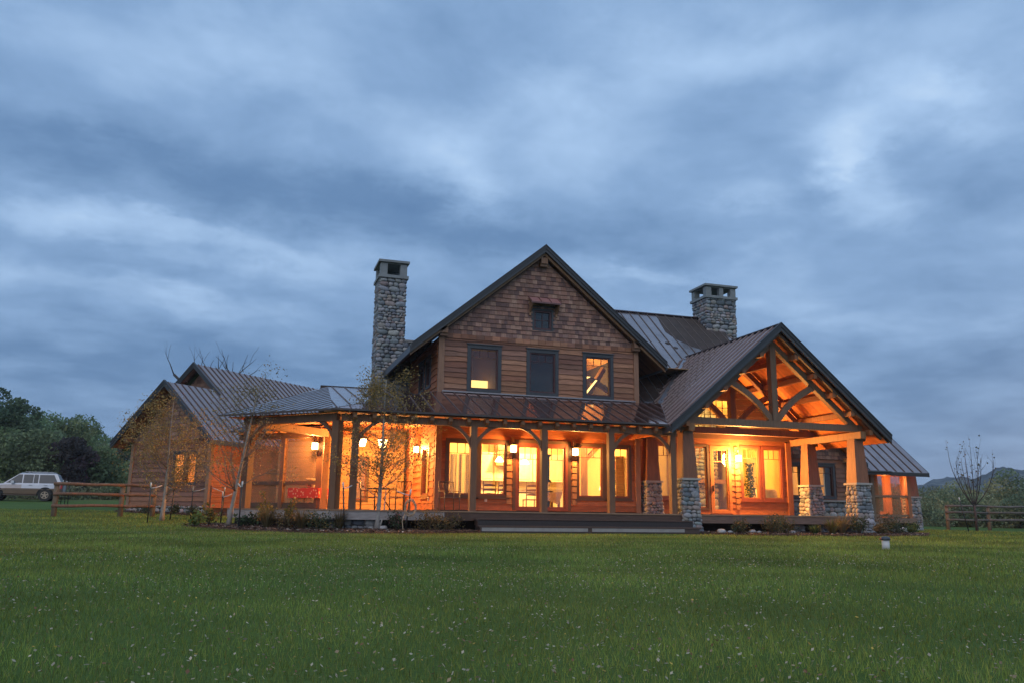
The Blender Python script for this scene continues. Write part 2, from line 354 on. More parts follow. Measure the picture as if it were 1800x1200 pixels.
mulch_m = attr_mat('mulch', .95, nscale=(16, 16, 16), namt=.6, bump=1.0, bscale=(30, 30, 30), spec=.1)
def make_beds():
    for poly in MULCH:
        mb = MB(); ctr = np.mean(poly, axis=0); n = len(poly)
        ring = []
        for i in range(n):
            p, q = np.array(poly[i]), np.array(poly[(i+1) % n])
            m_ = max(2, int(np.linalg.norm(q-p)/.25))
            for k in range(m_):
                r = p+(q-p)*k/m_; r = r+(r-ctr)/np.linalg.norm(r-ctr)*random.uniform(-.05, .09); ring.append(r)
        R = len(ring); vs_ = []
        for f, dz in ((1, .004), (.97, .03), (.7, .05), (.35, .055)):
            for r in ring:
                q = ctr+(r-ctr)*f; vs_.append((q[0], q[1], g(q[0], q[1])+dz+(random.uniform(0, .025) if f < 1 else 0)))
        vs_.append((ctr[0], ctr[1], g(*ctr)+.055))
        fs = [(i*R+k, i*R+(k+1) % R, (i+1)*R+(k+1) % R, (i+1)*R+k) for i in range(3) for k in range(R)]+[(3*R+k, 3*R+(k+1) % R, 4*R) for k in range(R)]
        mb.add(vs_, fs, (.075, .045, .032))
        tag(mb.build('mulch_bed', mulch_m), kind='structure')
    # loose bark chips on the beds
    q = []; c = []
    for poly in MULCH:
        P = np.array(poly); lo, hi = P.min(0), P.max(0)
        n = int((hi-lo).prod()*230); xs = rng.uniform(lo[0], hi[0], n); ys = rng.uniform(lo[1], hi[1], n); ok = inside(xs, ys, poly)
        for x, y in zip(xs[ok], ys[ok]):
            a = rng.uniform(0, 6.28); l, w = rng.uniform(.02, .055), rng.uniform(.008, .02); tz = rng.uniform(-.4, .4)
            d = V(math.cos(a)*l, math.sin(a)*l, tz*l); e = V(-math.sin(a)*w, math.cos(a)*w, rng.uniform(-.5, .5)*w); o = V(x, y, g(x, y)+.062+rng.uniform(0, .02))
            q.append([o-d-e, o+d-e, o+d+e, o-d+e]); k = rng.uniform(.5, 1.6); c.append((.10*k, .062*k, .043*k) if rng.random() > .06 else (.45, .42, .36))
    tag(quad_mesh('bark_chips', q, c, M['bark']), kind='stuff', label='loose brown bark chips spread over the planting beds', cat='bark chips')
    mb = MB(); mb.prism([(x, y, .012) for x, y in PATIO], (0, 0, -.1), (.30, .22, .17))
    tag(mb.build('path', attr_mat('brick_path', .8, nscale=(6, 6, 6), namt=.4, bump=.4)), kind='structure')
make_beds()

# ------------------------------------------------------------------ wall cladding
BOARD = [(0.27, 0.12, 0.066), (0.312, 0.146, 0.086), (0.213, 0.092, 0.055), (0.344, 0.167, 0.1), (0.172, 0.079, 0.052), (0.246, 0.122, 0.083), (0.295, 0.137, 0.078)]
SHING = [(0.216, 0.116, 0.088), (0.258, 0.141, 0.106), (0.158, 0.087, 0.074), (0.3, 0.176, 0.134), (0.129, 0.074, 0.067), (0.216, 0.126, 0.106), (0.333, 0.2, 0.152)]
REDWD = [(0.326, 0.106, 0.037), (0.374, 0.129, 0.046), (0.29, 0.092, 0.034), (0.35, 0.119, 0.041), (0.411, 0.142, 0.053)]
TRIMC = (.045, .050, .058); SASH = (.075, .028, .03); BRN = (.075, .043, .026); RED = (.17, .045, .025)
def splits(a, b, holes, w0, w1):
    xs = sorted({a, b}|{min(max(h[0], a), b) for h in holes}|{min(max(h[1], a), b) for h in holes})
    out = []
    for x0, x1 in zip(xs, xs[1:]):
        if x1-x0 < .01: continue
        iv = [(w0, w1)]; xm = (x0+x1)/2
        for h in holes:
            if h[0] < xm < h[1]:
                nv = []
                for p, q in iv:
                    if h[3] <= p or h[2] >= q: nv.append((p, q)); continue
                    if h[2] > p: nv.append((p, h[2]))
                    if h[3] < q: nv.append((h[3], q))
                iv = nv
        for p, q in iv:
            if q-p > .015:
                if out and abs(out[-1][1]-x0) < 1e-6 and out[-1][2:] == (p, q): out[-1] = (out[-1][0], x1, p, q)
                else: out.append((x0, x1, p, q))
    return out
def cladding(fr, lim, w0, w1, holes, pal=BOARD, row=.198, wavy=.012, tone=1.0, skirt=True):
    """live-edge boards; lim(w) -> (u0,u1)"""
    mb = MB(); w = w0
    while w < w1-.01:
        h = min(row*random.uniform(.88, 1.12), w1-w); 
        if w1-w-h < .08: h = w1-w
        a, b = lim(w+h*.5)
        if b-a < .05: w += h; continue
        for x0, x1, p, q in splits(a, b, holes, w, w+h):
            x = x0
            while x < x1-1e-6:
                l = random.uniform(2.4, 4.6); e = x1 if x1-x-l < .9 else x+l
                col = jit(tuple(tone*k for k in random.choice(pal)), .14)
                m_ = max(1, int((e-x)/.16)); fb = []
                ph = [random.uniform(0, 6.3) for _ in range(3)]; am = wavy if abs(p-w) < 1e-6 else 0
                us = [x+(e-x)*i/m_ for i in range(m_+1)]
                bot = [p+am*(math.sin(u*2.3+ph[0])+.7*math.sin(u*5.1+ph[1])+.6*math.sin(u*9+ph[2])*math.sin(u*1.7+ph[0])) for u in us]
                vs_ = []
                for u, bz in zip(us, bot):
                    vs_ += [fr.p(u, .0, bz), fr.p(u, .048, bz), fr.p(u, .010, q+.03)]
                fs = []
                for i in range(m_):
                    k = i*3; fs += [(k, k+3, k+4, k+1), (k+1, k+4, k+5, k+2)]
                fs += [(0, 1, 2), (m_*3, m_*3+2, m_*3+1)]
                mb.add(vs_, fs, col); x = e+.003
        w += h
    return mb
def shingles(fr, lim, w0, w1, holes, pal=SHING, row=.168, tone=1.0, wid=(.09, .24)):
    mb = MB(); w = w0
    while w < w1-.02:
        h = min(row, w1-w); a0, b0 = lim(w); a1, b1 = lim(w+h)
        for x0, x1, p, q in splits(a0, b0, holes, w, w+h):
            x = x0
            while x < x1-1e-6:
                e = x+random.uniform(*wid); e = x1 if x1-e < .06 else e
                t0, t1 = min(max(x, a1), b1), min(max(e-.004, a1), b1)
                dz = random.uniform(-.004, .004); th = random.uniform(.032, .046)
                bz = p+dz if abs(p-w) < 1e-6 else p
                vs_ = [fr.p(x, 0, bz), fr.p(e-.004, 0, bz), fr.p(x, th, bz), fr.p(e-.004, th, bz), fr.p(t0, .006, q+.015), fr.p(max(t1, t0), .006, q+.015)]
                mb.add(vs_, [(0, 1, 3, 2), (2, 3, 5, 4), (0, 2, 4), (1, 5, 3)], jit(tuple(tone*k for k in random.choice(pal)), .10)); x = e
        w += h
    return mb
def wall_core(mb, fr, lim, w0, w1, holes, col=(.05, .035, .028), th=.12, step=None):
    ws = sorted({w0, w1}|{min(max(h[k], w0), w1) for h in holes for k in (2, 3)})
    if step: ws = sorted(set(ws)|set(np.arange(w0, w1, step)))
    for p, q in zip(ws, ws[1:]):
        if q-p < .004: continue
        a0, b0 = lim(p); a1, b1 = lim(q)
        for x0, x1, r, s in splits(a0, b0, holes, p, q):
            t0, t1 = min(max(x0, a1), b1), min(max(x1, a1), b1)
            pts = [(x0, r), (x1, r), (t1, s), (t0, s)]
            if t1-t0 < .003: pts = pts[:3]
            mb.prism([fr.p(u, 0, w) for u, w in pts], -fr.n*th, col)
def rect(u0, u1): return lambda w: (u0, u1)
def gable(c, half, z0, slope): return lambda w: (c-max(0.0, half-max(0, w-z0)/slope), c+max(0.0, half-max(0, w-z0)/slope))

# ------------------------------------------------------------------ the house
HOUSE = empty('ranch_house', (10.2, 30, 0), 'large timber and river stone ranch house with lit porches and brown metal roofs', 'house')
HB = (10.2, 30, 0)
def part(mb, name, mat, parent=None, label=None):
    o = mb.build(name, M[mat] if isinstance(mat, str) else mat, parent or HOUSE, HB)
    if label: o['label'] = label
    return o
def window(fr, u0, u1, w0, w1, trim=.13, tcol=TRIMC, scol=SASH, cols=3, top=.2, rows=None, glass='glass', name='window', cap=True, sill=False, sash=.05, label=None):
    """outer size u0..u1, w0..w1"""
    mb = MB(); f = fr
    def bx(a, b, c, d, v0, v1, col): mb.box((a, v0, c), (b, v1, d), col, f)
    bx(u0, u0+trim, w0, w1, -.11, .06, tcol); bx(u1-trim, u1, w0, w1, -.11, .06, tcol)
    bx(u0+trim, u1-trim, w1-trim, w1, -.11, .057, tcol); bx(u0+trim, u1-trim, w0, w0+trim*.8, -.11, .057, tcol)
    if cap: bx(u0-.03, u1+.03, w1, w1+.035, -.02, .10, tuple(k*1.25 for k in tcol))
    if sill: bx(u0-.04, u1+.04, w0-.05, w0, -.02, .11, tuple(k*1.2 for k in tcol))
    a, b, c, d = u0+trim, u1-trim, w0+trim*.8, w1-trim
    s = sash
    bx(a, a+s, c, d, -.08, .02, scol); bx(b-s, b, c, d, -.08, .02, scol)
    bx(a+s, b-s, d-s, d, -.08, .017, scol); bx(a+s, b-s, c, c+s, -.08, .017, scol)
    wo = part(mb, name, 'trim', label=label)
    a, b, c, d = a+s, b-s, c+s, d-s
    gm = MB(); gm.box((a, -.045, c), (b, -.038, d), (1, 1, 1), f); part(gm, 'pane', glass, wo)
    mm = MB(); t = .022
    if rows is None:
        z = d-(d-c)*top; mm.box((a, -.05, z-t/2), (b, -.018, z+t/2), scol, f)
        for k in range(1, cols): 
            x = a+(b-a)*k/cols; mm.box((x-t/2, -.049, z+t/2), (x+t/2, -.019, d), scol, f)
    else:
        for k in range(1, cols): 
            x = a+(b-a)*k/cols; mm.box((x-t/2, -.049, c), (x+t/2, -.019, d), scol, f)
        for k in range(1, rows):
            z = c+(d-c)*k/rows; mm.box((a, -.05, z-t/2), (b, -.018, z+t/2), scol, f)
    part(mm, 'muntin', 'trim', wo)
    return wo
def hole(u0, u1, w0, w1): return (u0+.05, u1-.05, w0+.05, w1-.05)

SEAM = attr_mat('seam_metal', .5, nscale=(6, 6, 6), namt=.15, spec=.3)
def roof_slab(pts, down, spacing, th=.05, col=(.41, .30, .275), rib=.028, ribw=.024, phase=.5, guards=None, name='roof', ribk=.3, mat='roof'):
    """standing seam roof over a planar polygon; down = unit down-slope direction"""
    mb = MB(); P = [np.asarray(p, float) for p in pts]
    n = np.cross(P[1]-P[0], P[2]-P[0]); n /= np.linalg.norm(n)
    if n[2] < 0: n = -n
    d = np.asarray(down, float); d = d-n*np.dot(d, n); d /= np.linalg.norm(d); e = np.cross(n, d)
    q2 = [(np.dot(p-P[0], e), np.dot(p-P[0], d)) for p in P]
    us = [q[0] for q in q2]; u = min(us)+spacing*phase
    mb.prism(P, (0, 0, -th), col)
    edges = [min(us)]
    mb.mi = 1
    while u < max(us):
        hits = []
        for i in range(len(q2)):
            (x0, y0), (x1, y1) = q2[i], q2[(i+1) % len(q2)]
            if (x0-u)*(x1-u) < 0: hits.append(y0+(y1-y0)*(u-x0)/(x1-x0))
        hits.sort()
        for y0, y1 in zip(hits[::2], hits[1::2]):
            if y1-y0 < .05: continue
            a, b = P[0]+e*u+d*y0, P[0]+e*u+d*y1
            mb.beam(a+n*rib/2, b+n*rib/2, ribw, rib+.01, jit(tuple(k*ribk for k in col), .08), up=n)
            if guards:
                y = y0+.3
                while y < y1-.15:
                    if guards(P[0]+e*u+d*y): mb.beam(P[0]+e*(u-.035)+d*y+n*(rib+.012), P[0]+e*(u+.035)+d*y+n*(rib+.012), .03, .03, (.10, .07, .06), up=n)
                    y += .36
        u += spacing
    return part(mb, name, [M[mat], SEAM])
def rake_fascia(fr, c, zc, half, slope, h=.30, th=.07, v=0.0, right=True, left=True):
    """dark fascia boards with a drip edge along a gable"""
    mb = MB()
    for s, on in ((1, right), (-1, left)):
        if not on: continue
        a = (c, zc); b = (c+s*half, zc-half*slope)
        for (o0, o1, dv, t_, col) in ((.0, h, 0, th, TRIMC), (-.055, .10, th, .03, tuple(k*.62 for k in TRIMC)), (-.075, -.03, .0, th+.05, (.028, .028, .032))):
            mb.prism([fr.p(a[0], v+dv, a[1]-o0), fr.p(b[0], v+dv, b[1]-o0), fr.p(b[0], v+dv, b[1]-o1), fr.p(a[0], v+dv, a[1]-o1)], fr.n*t_, col)
    return part(mb, 'rake_board', 'trim')
def strip_boards(mb, p00, p10, p11, p01, width, pal, th=.02, tone=1.0):
    """planar quad filled with boards running p00->p01"""
    p00, p10, p11, p01 = [np.asarray(p, float) for p in (p00, p10, p11, p01)]
    n = max(1, int(round(np.linalg.norm(p10-p00)/width))); nn = np.cross(p10-p00, p01-p00); nn /= np.linalg.norm(nn)
    for k in range(n):
        a, b = k/n, (k+1-.03)/n
        lo0, lo1 = p00+(p10-p00)*a, p00+(p10-p00)*b; hi0, hi1 = p01+(p11-p01)*a, p01+(p11-p01)*b
        mb.prism([lo0, lo1, hi1, hi0], nn*th, jit(tuple(tone*q for q in random.choice(pal)), .16))
def knee_brace(mb, corner, du, thick, size, side, col, depth=.17, hz=None):
    """curved brace in the vertical plane of du; corner = inner corner under the beam at the post face"""
    c = np.asarray(corner, float); du = np.asarray(du, float); hz = hz or size
    out, inn = [], []
    for i in range(11):
        t = i/10*math.pi/2
        # inner curve: quarter ellipse from post (down hz) to beam (out size)
        x = size*(.66*(1-math.cos(t))+.34*i/10); z = -hz*(.66*(1-math.sin(t))+.34*(1-i/10))
        inn.append(c+du*x+V(0, 0, z))
    pts = inn+[c+du*size*.55, c+V(0, 0, -hz*.52)]
    mb.prism([p-side*thick/2 for p in pts], side*thick, col)
X_, Y_, Z_ = V(1, 0, 0), V(0, 1, 0), V(0, 0, 1)
TIM = (.165, .077, .039); TIMR = (.27, .10, .042)
F_main = Fr((0, 28.9, 0), X_, -Y_)          # main front wall, u = x
F_gable = Fr((0, 30.1, 0), X_, -Y_)         # great room front wall
F_side = Fr((6.3, 0, 0), Y_, -X_)           # left side wall of the main block, u = y
F_back = Fr((0, 34.5, 0), X_, -Y_)          # wall at the back of the left porch
DZ = .68

def main_block():
    # lower wall
    holes = [hole(*h) for h in LOW]
    core = MB(); wall_core(core, F_main, rect(6.3, 14.25), .2, 4.6, holes); part(core, 'wall_core', 'plaster')
    cl = cladding(F_main, rect(6.5, 14.1), .72, 3.95, holes, pal=REDWD, row=.24, wavy=.004)
    part(cl, 'porch_wall', 'wood')
    # upper wall
    uh = [hole(*h) for h in UPP]
    core = MB(); wall_core(core, F_main, rect(6.3, 14.2), 4.6, 7.05, uh)
    wall_core(core, F_main, gable(10.25, 3.95, 7.05, .833), 7.05, 10.33, [hole(9.82, 10.76, 7.35, 8.31)])
    part(core, 'wall_core', 'plaster')
    part(cladding(F_main, rect(6.5, 14.06), 4.86, 6.93, uh, row=.198, wavy=.012), 'wall', 'wood')
    mb = MB(); u = 6.5                                        # short header boards under the shingles
    while u < 14.06:
        e = min(u+.245*4*random.uniform(.28, .34)+.0, 14.06); e = min(u+.30, 14.06)
        mb.box((u, 0, 6.86), (e-.008, .075, 7.03), jit(random.choice(BOARD), .12), F_main); u = e
    part(mb, 'belt_course', 'wood')
    fr2 = Fr((0, 28.9, 0), X_, -Y_); fr2.o = V(0, 28.86, 0)
    part(shingles(fr2, gable(10.25, 3.88, 7.03, .833), 7.03, 10.2, [hole(9.82, 10.76, 7.35, 8.31)]), 'gable_shingles', 'shingle')
    # corner boards
    mb = MB()
    for u0, u1 in ((6.28, 6.5), (14.06, 14.26)):
        mb = MB(); mb.box((u0, -.06, .7), (u1, .085, 7.02), jit((.26, .14, .085), .05), F_main); part(mb, 'corner_board', 'timber')
    for h in UPP: window(F_main, *h, trim=.13, glass='glass', top=.2)
    wo = window(F_main, 9.82, 10.76, 7.35, 8.31, trim=.12, cols=2, rows=2, sash=.07, label='small four pane attic window')
    # lower windows and glazed doors
    for k, h in enumerate(LOW):
        if k == 2: continue
        window(F_main, *h, trim=.11, tcol=BRN, scol=RED, top=.2, cap=False, sill=True)
    for a, b in ((9.27, 10.26), (10.30, 11.31)):
        d = window(F_main, a, b, .74, 3.16, trim=.10, tcol=RED, scol=RED, top=.2, cap=False, name='glazed_door', sash=.055)
    mb = MB(); mb.box((10.22, .05, 1.62), (10.25, .12, 1.86), (.03, .03, .03), F_main); part(mb, 'handle', 'black', d)
    mb = MB(); mb.box((9.15, -.11, .74), (9.27, .065, 3.28), BRN, F_main); mb.box((11.31, -.11, .74), (11.43, .065, 3.28), BRN, F_main)
    mb.box((9.27, -.11, 3.16), (11.31, .062, 3.28), BRN, F_main); part(mb, 'door_trim', 'trim')
    mb = MB()
    for u, z in ((8.12, 1.02),): mb.box((u, .03, z), (u+.09, .065, z+.15), (.55, .5, .42), F_main)
    part(mb, 'outlet', 'trim')
    mb = MB(); mb.box((29.6, .03, 1.02), (29.69, .07, 1.17), (.55, .5, .42), F_side); part(mb, 'outlet', 'trim')
    # log ends between the windows
    for uc in (9.02, 11.56):
        mb = MB(); z = .95
        while z < 3.0: mb.box((uc-.09, .0, z), (uc+.09, .085, z+.19), jit((.36, .19, .085), .15), F_main); z += .235
        part(mb, 'log_ends', 'wood')
    # side wall: lower + upper
    sh = [hole(29.75, 31.15, 1.15, 3.12), hole(30.0, 31.0, 5.2, 6.4), hole(31.25, 32.25, 5.2, 6.4)]
    core = MB(); wall_core(core, F_side, rect(28.9, 34.5), .2, 6.9, sh); part(core, 'wall_core', 'plaster')
    part(cladding(F_side, rect(29.0, 34.4), .72, 6.8, sh, pal=REDWD, row=.24, wavy=.008, tone=.85), 'side_wall', 'wood')
    window(F_side, 29.75, 31.15, 1.15, 3.12, trim=.14, tcol=(.16, .09, .04), scol=RED, cap=False, sill=True)
    window(F_side, 30.0, 31.0, 5.2, 6.4, trim=.11); window(F_side, 31.25, 32.25, 5.2, 6.4, trim=.11)
    # right side wall of the block (short return to the great room wall)
    fr = Fr((14.25, 0, 0), -Y_, X_)
    core = MB(); wall_core(core, fr, rect(-36, -28.9), .2, 6.9, []); part(core, 'wall_core', 'plaster')
    part(cladding(fr, rect(-30.1, -28.98), .72, 3.9, [], pal=REDWD, row=.24, wavy=.004), 'side_wall', 'wood')
    mb = MB(); mb.box((9.3, 29.25, 7.0), (11.3, 29.3, 8.7), (.03, .025, .022)); part(mb, 'inner_wall', 'plaster'); mb = MB(); mb.box((6.44, 29.05, 4.1), (6.47, 34, 6.8), (.05, .035, .025)); part(mb, 'inner_wall', 'plaster')  # dark boards added inside to block loft light and sky in these windows
    # roof of the block: ridge along y
    zr, sl, half = 10.63, .833, 5.05; y0, y1 = 28.5, 35.8
    for s in (-1, 1):
        e = 10.25+s*half; ze = zr-sl*half
        pts = [(10.25, y0, zr), (e, y0, ze), (e, y1, ze), (10.25, y1, zr)]
        roof_slab(pts, (s, 0, -sl), .42)
        mb = MB(); off = -.16
        strip_boards(mb, (10.25, y0+.05, zr+off), (10.25, y1, zr+off), (e-s*.03, y1, ze+off), (e-s*.03, y0+.05, ze+off), .14, [(.17, .075, .04), (.20, .09, .05), (.145, .065, .038)], th=.02)
        part(mb, 'soffit', 'soffit')
        mb = MB(); mb.box((min(e-.03, e+.05), y0, ze-.24), (max(e-.03, e+.05), y1, ze+.0), TRIMC); part(mb, 'eave_fascia', 'trim')
    rake_fascia(Fr((0, 28.5, 0), X_, -Y_), 10.25, zr, half, sl, h=.22)
    mb = MB()                                                  # warm board under the rake, purlin ends
    for s in (-1, 1):
        mb.prism([V(10.25, 28.56, zr-.22), V(10.25+s*half, 28.56, zr-.22-sl*half), V(10.25+s*half, 28.56, zr-.33-sl*half), V(10.25, 28.56, zr-.33)], (0, .09, 0), (.22, .12, .06))
    part(mb, 'rake_trim', 'timber')
    for x, z in ((6.42, 6.98), (14.1, 6.98), (10.25, 9.98)):
        mb = MB(); mb.box((x-.13, 28.56, z), (x+.13, 29.0, z+.24), (.19, .10, .055)); mb.box((x-.15, 28.62, z-.10), (x+.15, 28.9, z), (.15, .08, .045)); part(mb, 'purlin_end', 'timber')
    # copper awning over the attic window with brackets
    mb = MB(); cc = (.38, .19, .18)
    mb.prism([(9.72, 28.88, 8.72), (10.86, 28.88, 8.72), (10.90, 28.42, 8.42), (9.68, 28.42, 8.42)], (0, 0, -.03), cc)
    for x in (9.69, 10.09, 10.49, 10.88): mb.beam((x, 28.88, 8.74), (x, 28.42, 8.435), .025, .04, tuple(k*.6 for k in cc), up=(0, 0, 1))
    mb.prism([(9.68, 28.42, 8.42), (10.90, 28.42, 8.42), (10.90, 28.42, 8.36), (9.68, 28.42, 8.36)], (0, -.012, 0), tuple(k*.4 for k in cc))
    aw = part(mb, 'awning', attr_mat('painted_copper', .45, metal=.25, nscale=(5, 5, 5), namt=.15))
    for x in (9.76, 10.82):
        mb = MB(); mb.box((x-.035, 28.78, 7.95), (x+.035, 28.87, 8.60), (.24, .13, .07)); mb.prism([(x-.03, 28.8, 8.05), (x-.03, 28.48, 8.36), (x-.03, 28.48, 8.42), (x-.03, 28.8, 8.42)], (.06, 0, 0), (.22, .12, .065))
        part(mb, 'bracket', 'timber', aw)
LOW = [(6.65, 7.83, 1.17, 3.23), (7.83, 9.0, 1.17, 3.23), (9.27, 11.31, .72, 3.16), (11.62, 12.81, 1.17, 3.23), (12.81, 13.9, 1.17, 3.23)]
UPP = [(7.36, 8.67, 4.95, 6.69), (9.65, 10.93, 4.95, 6.69), (11.92, 13.20, 4.95, 6.69)]
main_block()

def front_porch():
    E0 = V(2.36, 25.75, 3.72); zt = 4.90; sl = (zt-3.74)/3.15
    # front roof (slope .37): eave y=25.75, from the 45 degree corner to the great room valley
    f = lambda x, y: 3.74+sl*(y-25.75)
    pts = [(2.36, 25.75, 3.74), (13.80, 25.75, 3.74), (15.26, 28.9, zt), (6.25, 28.9, zt)]
    roof_slab(pts, (0, -1, -sl), .44, col=(.42, .27, .25), phase=.25, rib=.026, mat='bright_roof')
    mb = MB(); mb.box((6.45, 28.80, 4.89), (14.1, 28.86, 4.94), (.34, .29, .28)); part(mb, 'flashing', 'metal')
    # left edge cheek
    mb = MB(); mb.prism([(2.36, 25.75, 3.74), (6.25, 28.9, zt), (6.25, 28.9, zt-.4), (2.36, 25.75, 3.68)], (.02, -.02, 0), TRIMC); part(mb, 'roof_edge', 'trim')
    # rear left flat-pitched roof
    s2 = .224; T0 = V(2.83, 33.77, 5.52)
    P = [V(2.36, 25.75, 3.70), V(6.2, 25.75+.3, 3.70+s2*.3), V(6.29, 34.4, 3.72+s2*8.65), V(2.86, 34.4, 3.72+s2*8.65)]
    roof_slab([V(2.36, 25.80, 3.715), V(6.2, 28.85, 3.715+s2*3.05), V(6.29, 34.4, 3.715+s2*8.6), V(2.88, 34.4, 3.715+s2*8.6)], (0, -1, -s2), .52, col=(.46, .35, .33), phase=.3)
    # 45 degree wing of the porch roof
    tip = V(-1.02, 29.03, 3.70)
    roof_slab([V(2.36, 25.75, 3.715), V(2.87, 34.3, 5.63), tip], -A_+V(0, 0, -.3), .43, rib=.013, col=(.48, .385, .37), phase=.2)
    # eave edges
    mb = MB(); mb.box((2.30, 25.69, 3.675), (13.85, 25.75, 3.735), (.06, .045, .042)); part(mb, 'eave_edge', 'trim')
    mb = MB(); mb.beam(V(2.34, 25.72, 3.69), tip+V(-.05, .03, -.02), .05, .06, (.06, .045, .042)); part(mb, 'eave_edge', 'trim')
    # soffit boards and rafters, front
    mb = MB(); strip_boards(mb, (2.6, 25.78, 3.62), (13.9, 25.78, 3.62), (13.9, 28.88, 4.74), (6.2, 28.88, 4.74), .16, REDWD, th=.02); part(mb, 'porch_ceiling', 'soffit')
    x = 3.05
    for k in range(18):
        if x > 14.2: break
        mb = MB(); y1 = 28.9 if x > 6.4 else 26.6
        mb.prism([(x-.06, 25.82, 3.50), (x-.06, 25.92, 3.41), (x-.06, 26.2, 3.55), (x-.06, y1, f(x, y1)-.30), (x-.06, y1, f(x, y1)-.12), (x-.06, 25.82, 3.63)], (.12, 0, 0), jit((.24, .12, .06), .1))
        part(mb, 'rafter', 'timber'); x += .61
    # ceiling of the deep left porch
    mb = MB()
    strip_boards(mb, (2.55, 26.0, 3.66), (6.25, 26.0, 3.66), (6.25, 34.4, 3.95), (2.9, 34.4, 3.95), .15, REDWD, th=.02)
    strip_boards(mb, (2.5, 26.0, 3.64), (2.85, 34.2, 3.92), (-.3, 31.2, 3.80), (-.75, 29.0, 3.62), .2, REDWD, th=.02)
    part(mb, 'porch_ceiling', 'soffit')
    # beams
    mb = MB(); mb.box((2.66, 26.0, 3.38), (14.3, 26.2, 3.60), jit(TIM, .05)); part(mb, 'beam', 'timber')
    B0, B1 = V(2.58, 26.16, 3.50), V(-.18, 28.92, 3.50)
    mb = MB(); mb.beam(B0, B1, .2, .24, TIM); part(mb, 'beam', 'timber')
    # posts
    posts = [(3.12, 26.1), (6.93, 26.1), (9.37, 26.1), (11.80, 26.1), (14.15, 26.1)]
    for k, (x, y) in enumerate(posts):
        mb = MB(); mb.box((x-.105, y-.105, DZ), (x+.105, y+.105, 3.38), jit(TIM, .08)); part(mb, 'post', 'timber')
    for q in (V(2.57, 26.17, 0), V(-.02, 28.76, 0)):
        mb = MB(); fr = Fr(q, T_, -A_); mb.box((-.125, -.125, DZ), (.125, .125, 3.38), jit(TIM, .08), fr); part(mb, 'post', 'timber')
    # knee braces
    for x, y, dirs in ((3.12, 26.1, (1,)), (6.93, 26.1, (-1, 1)), (9.37, 26.1, (-1,)), (11.80, 26.1, (1,)), (14.15, 26.1, (-1,))):
        for d in dirs:
            mb = MB(); knee_brace(mb, (x+d*.105, y, 3.38), X_*d, .11, .72, Y_, jit(TIM, .08)); part(mb, 'brace', 'timber')
    for q, d in ((V(2.57, 26.17, 3.38), -1), (V(-.02, 28.76, 3.38), 1)):
        mb = MB(); knee_brace(mb, q+T_*d*.125, T_*d, .11, .70, A_, jit(TIM, .08)); part(mb, 'brace', 'timber')
    # arched tie between left post line and rear
    mb = MB(); mb.beam(V(.08, 28.85, 3.46), V(2.75, 31.6, 3.46), .2, .26, (.30, .155, .07)); part(mb, 'tie_beam', 'timber')
    mb = MB(); mb.box((2.64, 31.5, DZ), (2.84, 31.7, 3.46), (.30, .155, .07)); part(mb, 'post', 'timber')
    # deck
    top = [(2.45, 25.93), (14.45, 25.93), (21.9, 25.93), (21.9, 30.1), (14.25, 30.1), (14.25, 28.9), (6.3, 28.9), (6.3, 34.5), (2.9, 34.5), (-.6, 31.0), (-.55, 28.93)]
    mb = MB(); mb.prism([(x, y, DZ) for x, y in top], (0, 0, -.045), (.27, .165, .10)); part(mb, 'deck', 'wood')
    mb = MB()
    segs = [((2.46, 25.98), (6.0, 25.98), (.30, .27, .26)), ((6.0, 25.98), (14.4, 25.98), (.085, .048, .034)), ((14.4, 25.98), (21.85, 25.98), (.16, .10, .075)), ((-.53, 28.97), (2.46, 25.98), (.30, .27, .26))]
    for a, b, c in segs: mb.beam((*a, DZ-.175), (*b, DZ-.175), .05, .255, c)
    part(mb, 'deck_rim', 'wood')
    # steps
    for k, (z, y, x1) in enumerate(((.45, 25.60, 14.60), (.24, 25.27, 14.72))):
        mb = MB(); mb.box((6.95, y, z-.05), (x1, y+.36, z), (.085, .05, .038)); mb.box((6.99, y+.03, z-.21), (x1-.04, y+.36, z-.05), (.07, .042, .033)); part(mb, 'step', 'trim')
    mb = MB(); mb.box((7.02, 25.60, .02), (14.6, 25.98, .42), (.03, .022, .02)); part(mb, 'riser', 'trim')
    mb = MB()
    for x0, x1, y in ((7.05, 10.6, 25.284), (10.75, 14.1, 25.284)): mb.box((x0, y-.003, .075), (x1, y+.02, .185), (.30, .28, .27))
    part(mb, 'riser_panel', 'concrete')
    # stone piers under the deck and a near-black slab painting the shade below it
    mb = MB(); mb.box((2.0, 26.9, -.2), (22, 27.2, .45), (.012, .010, .010)); mb.prism([(-.3, 29.3, -.2), (2.3, 26.9, -.2), (2.3, 26.9, .44), (-.3, 29.3, .44)], (.2, .2, 0), (.012, .01, .01)); part(mb, 'crawl_shade', 'plaster')
    mb = MB(); mb.box((2.5, 26.25, -.1), (3.9, 26.6, .42), (.06, .06, .06)); stone_face(mb, (2.5, 26.22, -.06), (3.9, 26.22, -.06), (3.9, 26.22, .43), (2.5, 26.22, .43), -Y_, .15); part(mb, 'stone_pier', 'stone')
    for x in (18.55, 19.25, 20.4):
        mb = MB(); mb.box((x+.03, 26.43, -.1), (x+.42, 26.8, .42), (.06, .06, .06)); stone_face(mb, (x, 26.4, -.06), (x+.45, 26.4, -.06), (x+.45, 26.4, .43), (x, 26.4, .43), -Y_, .14); part(mb, 'stone_pier', 'stone')
    # back wall of the left porch
    holes = [hole(4.0, 4.75, 1.0, 2.85)]
    core = MB(); wall_core(core, F_back, rect(2.6, 6.3), .2, 5.7, holes); part(core, 'wall_core', 'plaster')
    part(cladding(F_back, rect(2.8, 6.2), .7, 5.6, holes, pal=[(.40, .24, .11), (.44, .27, .13), (.37, .22, .10)], row=.24, wavy=.006), 'porch_wall', 'wood')
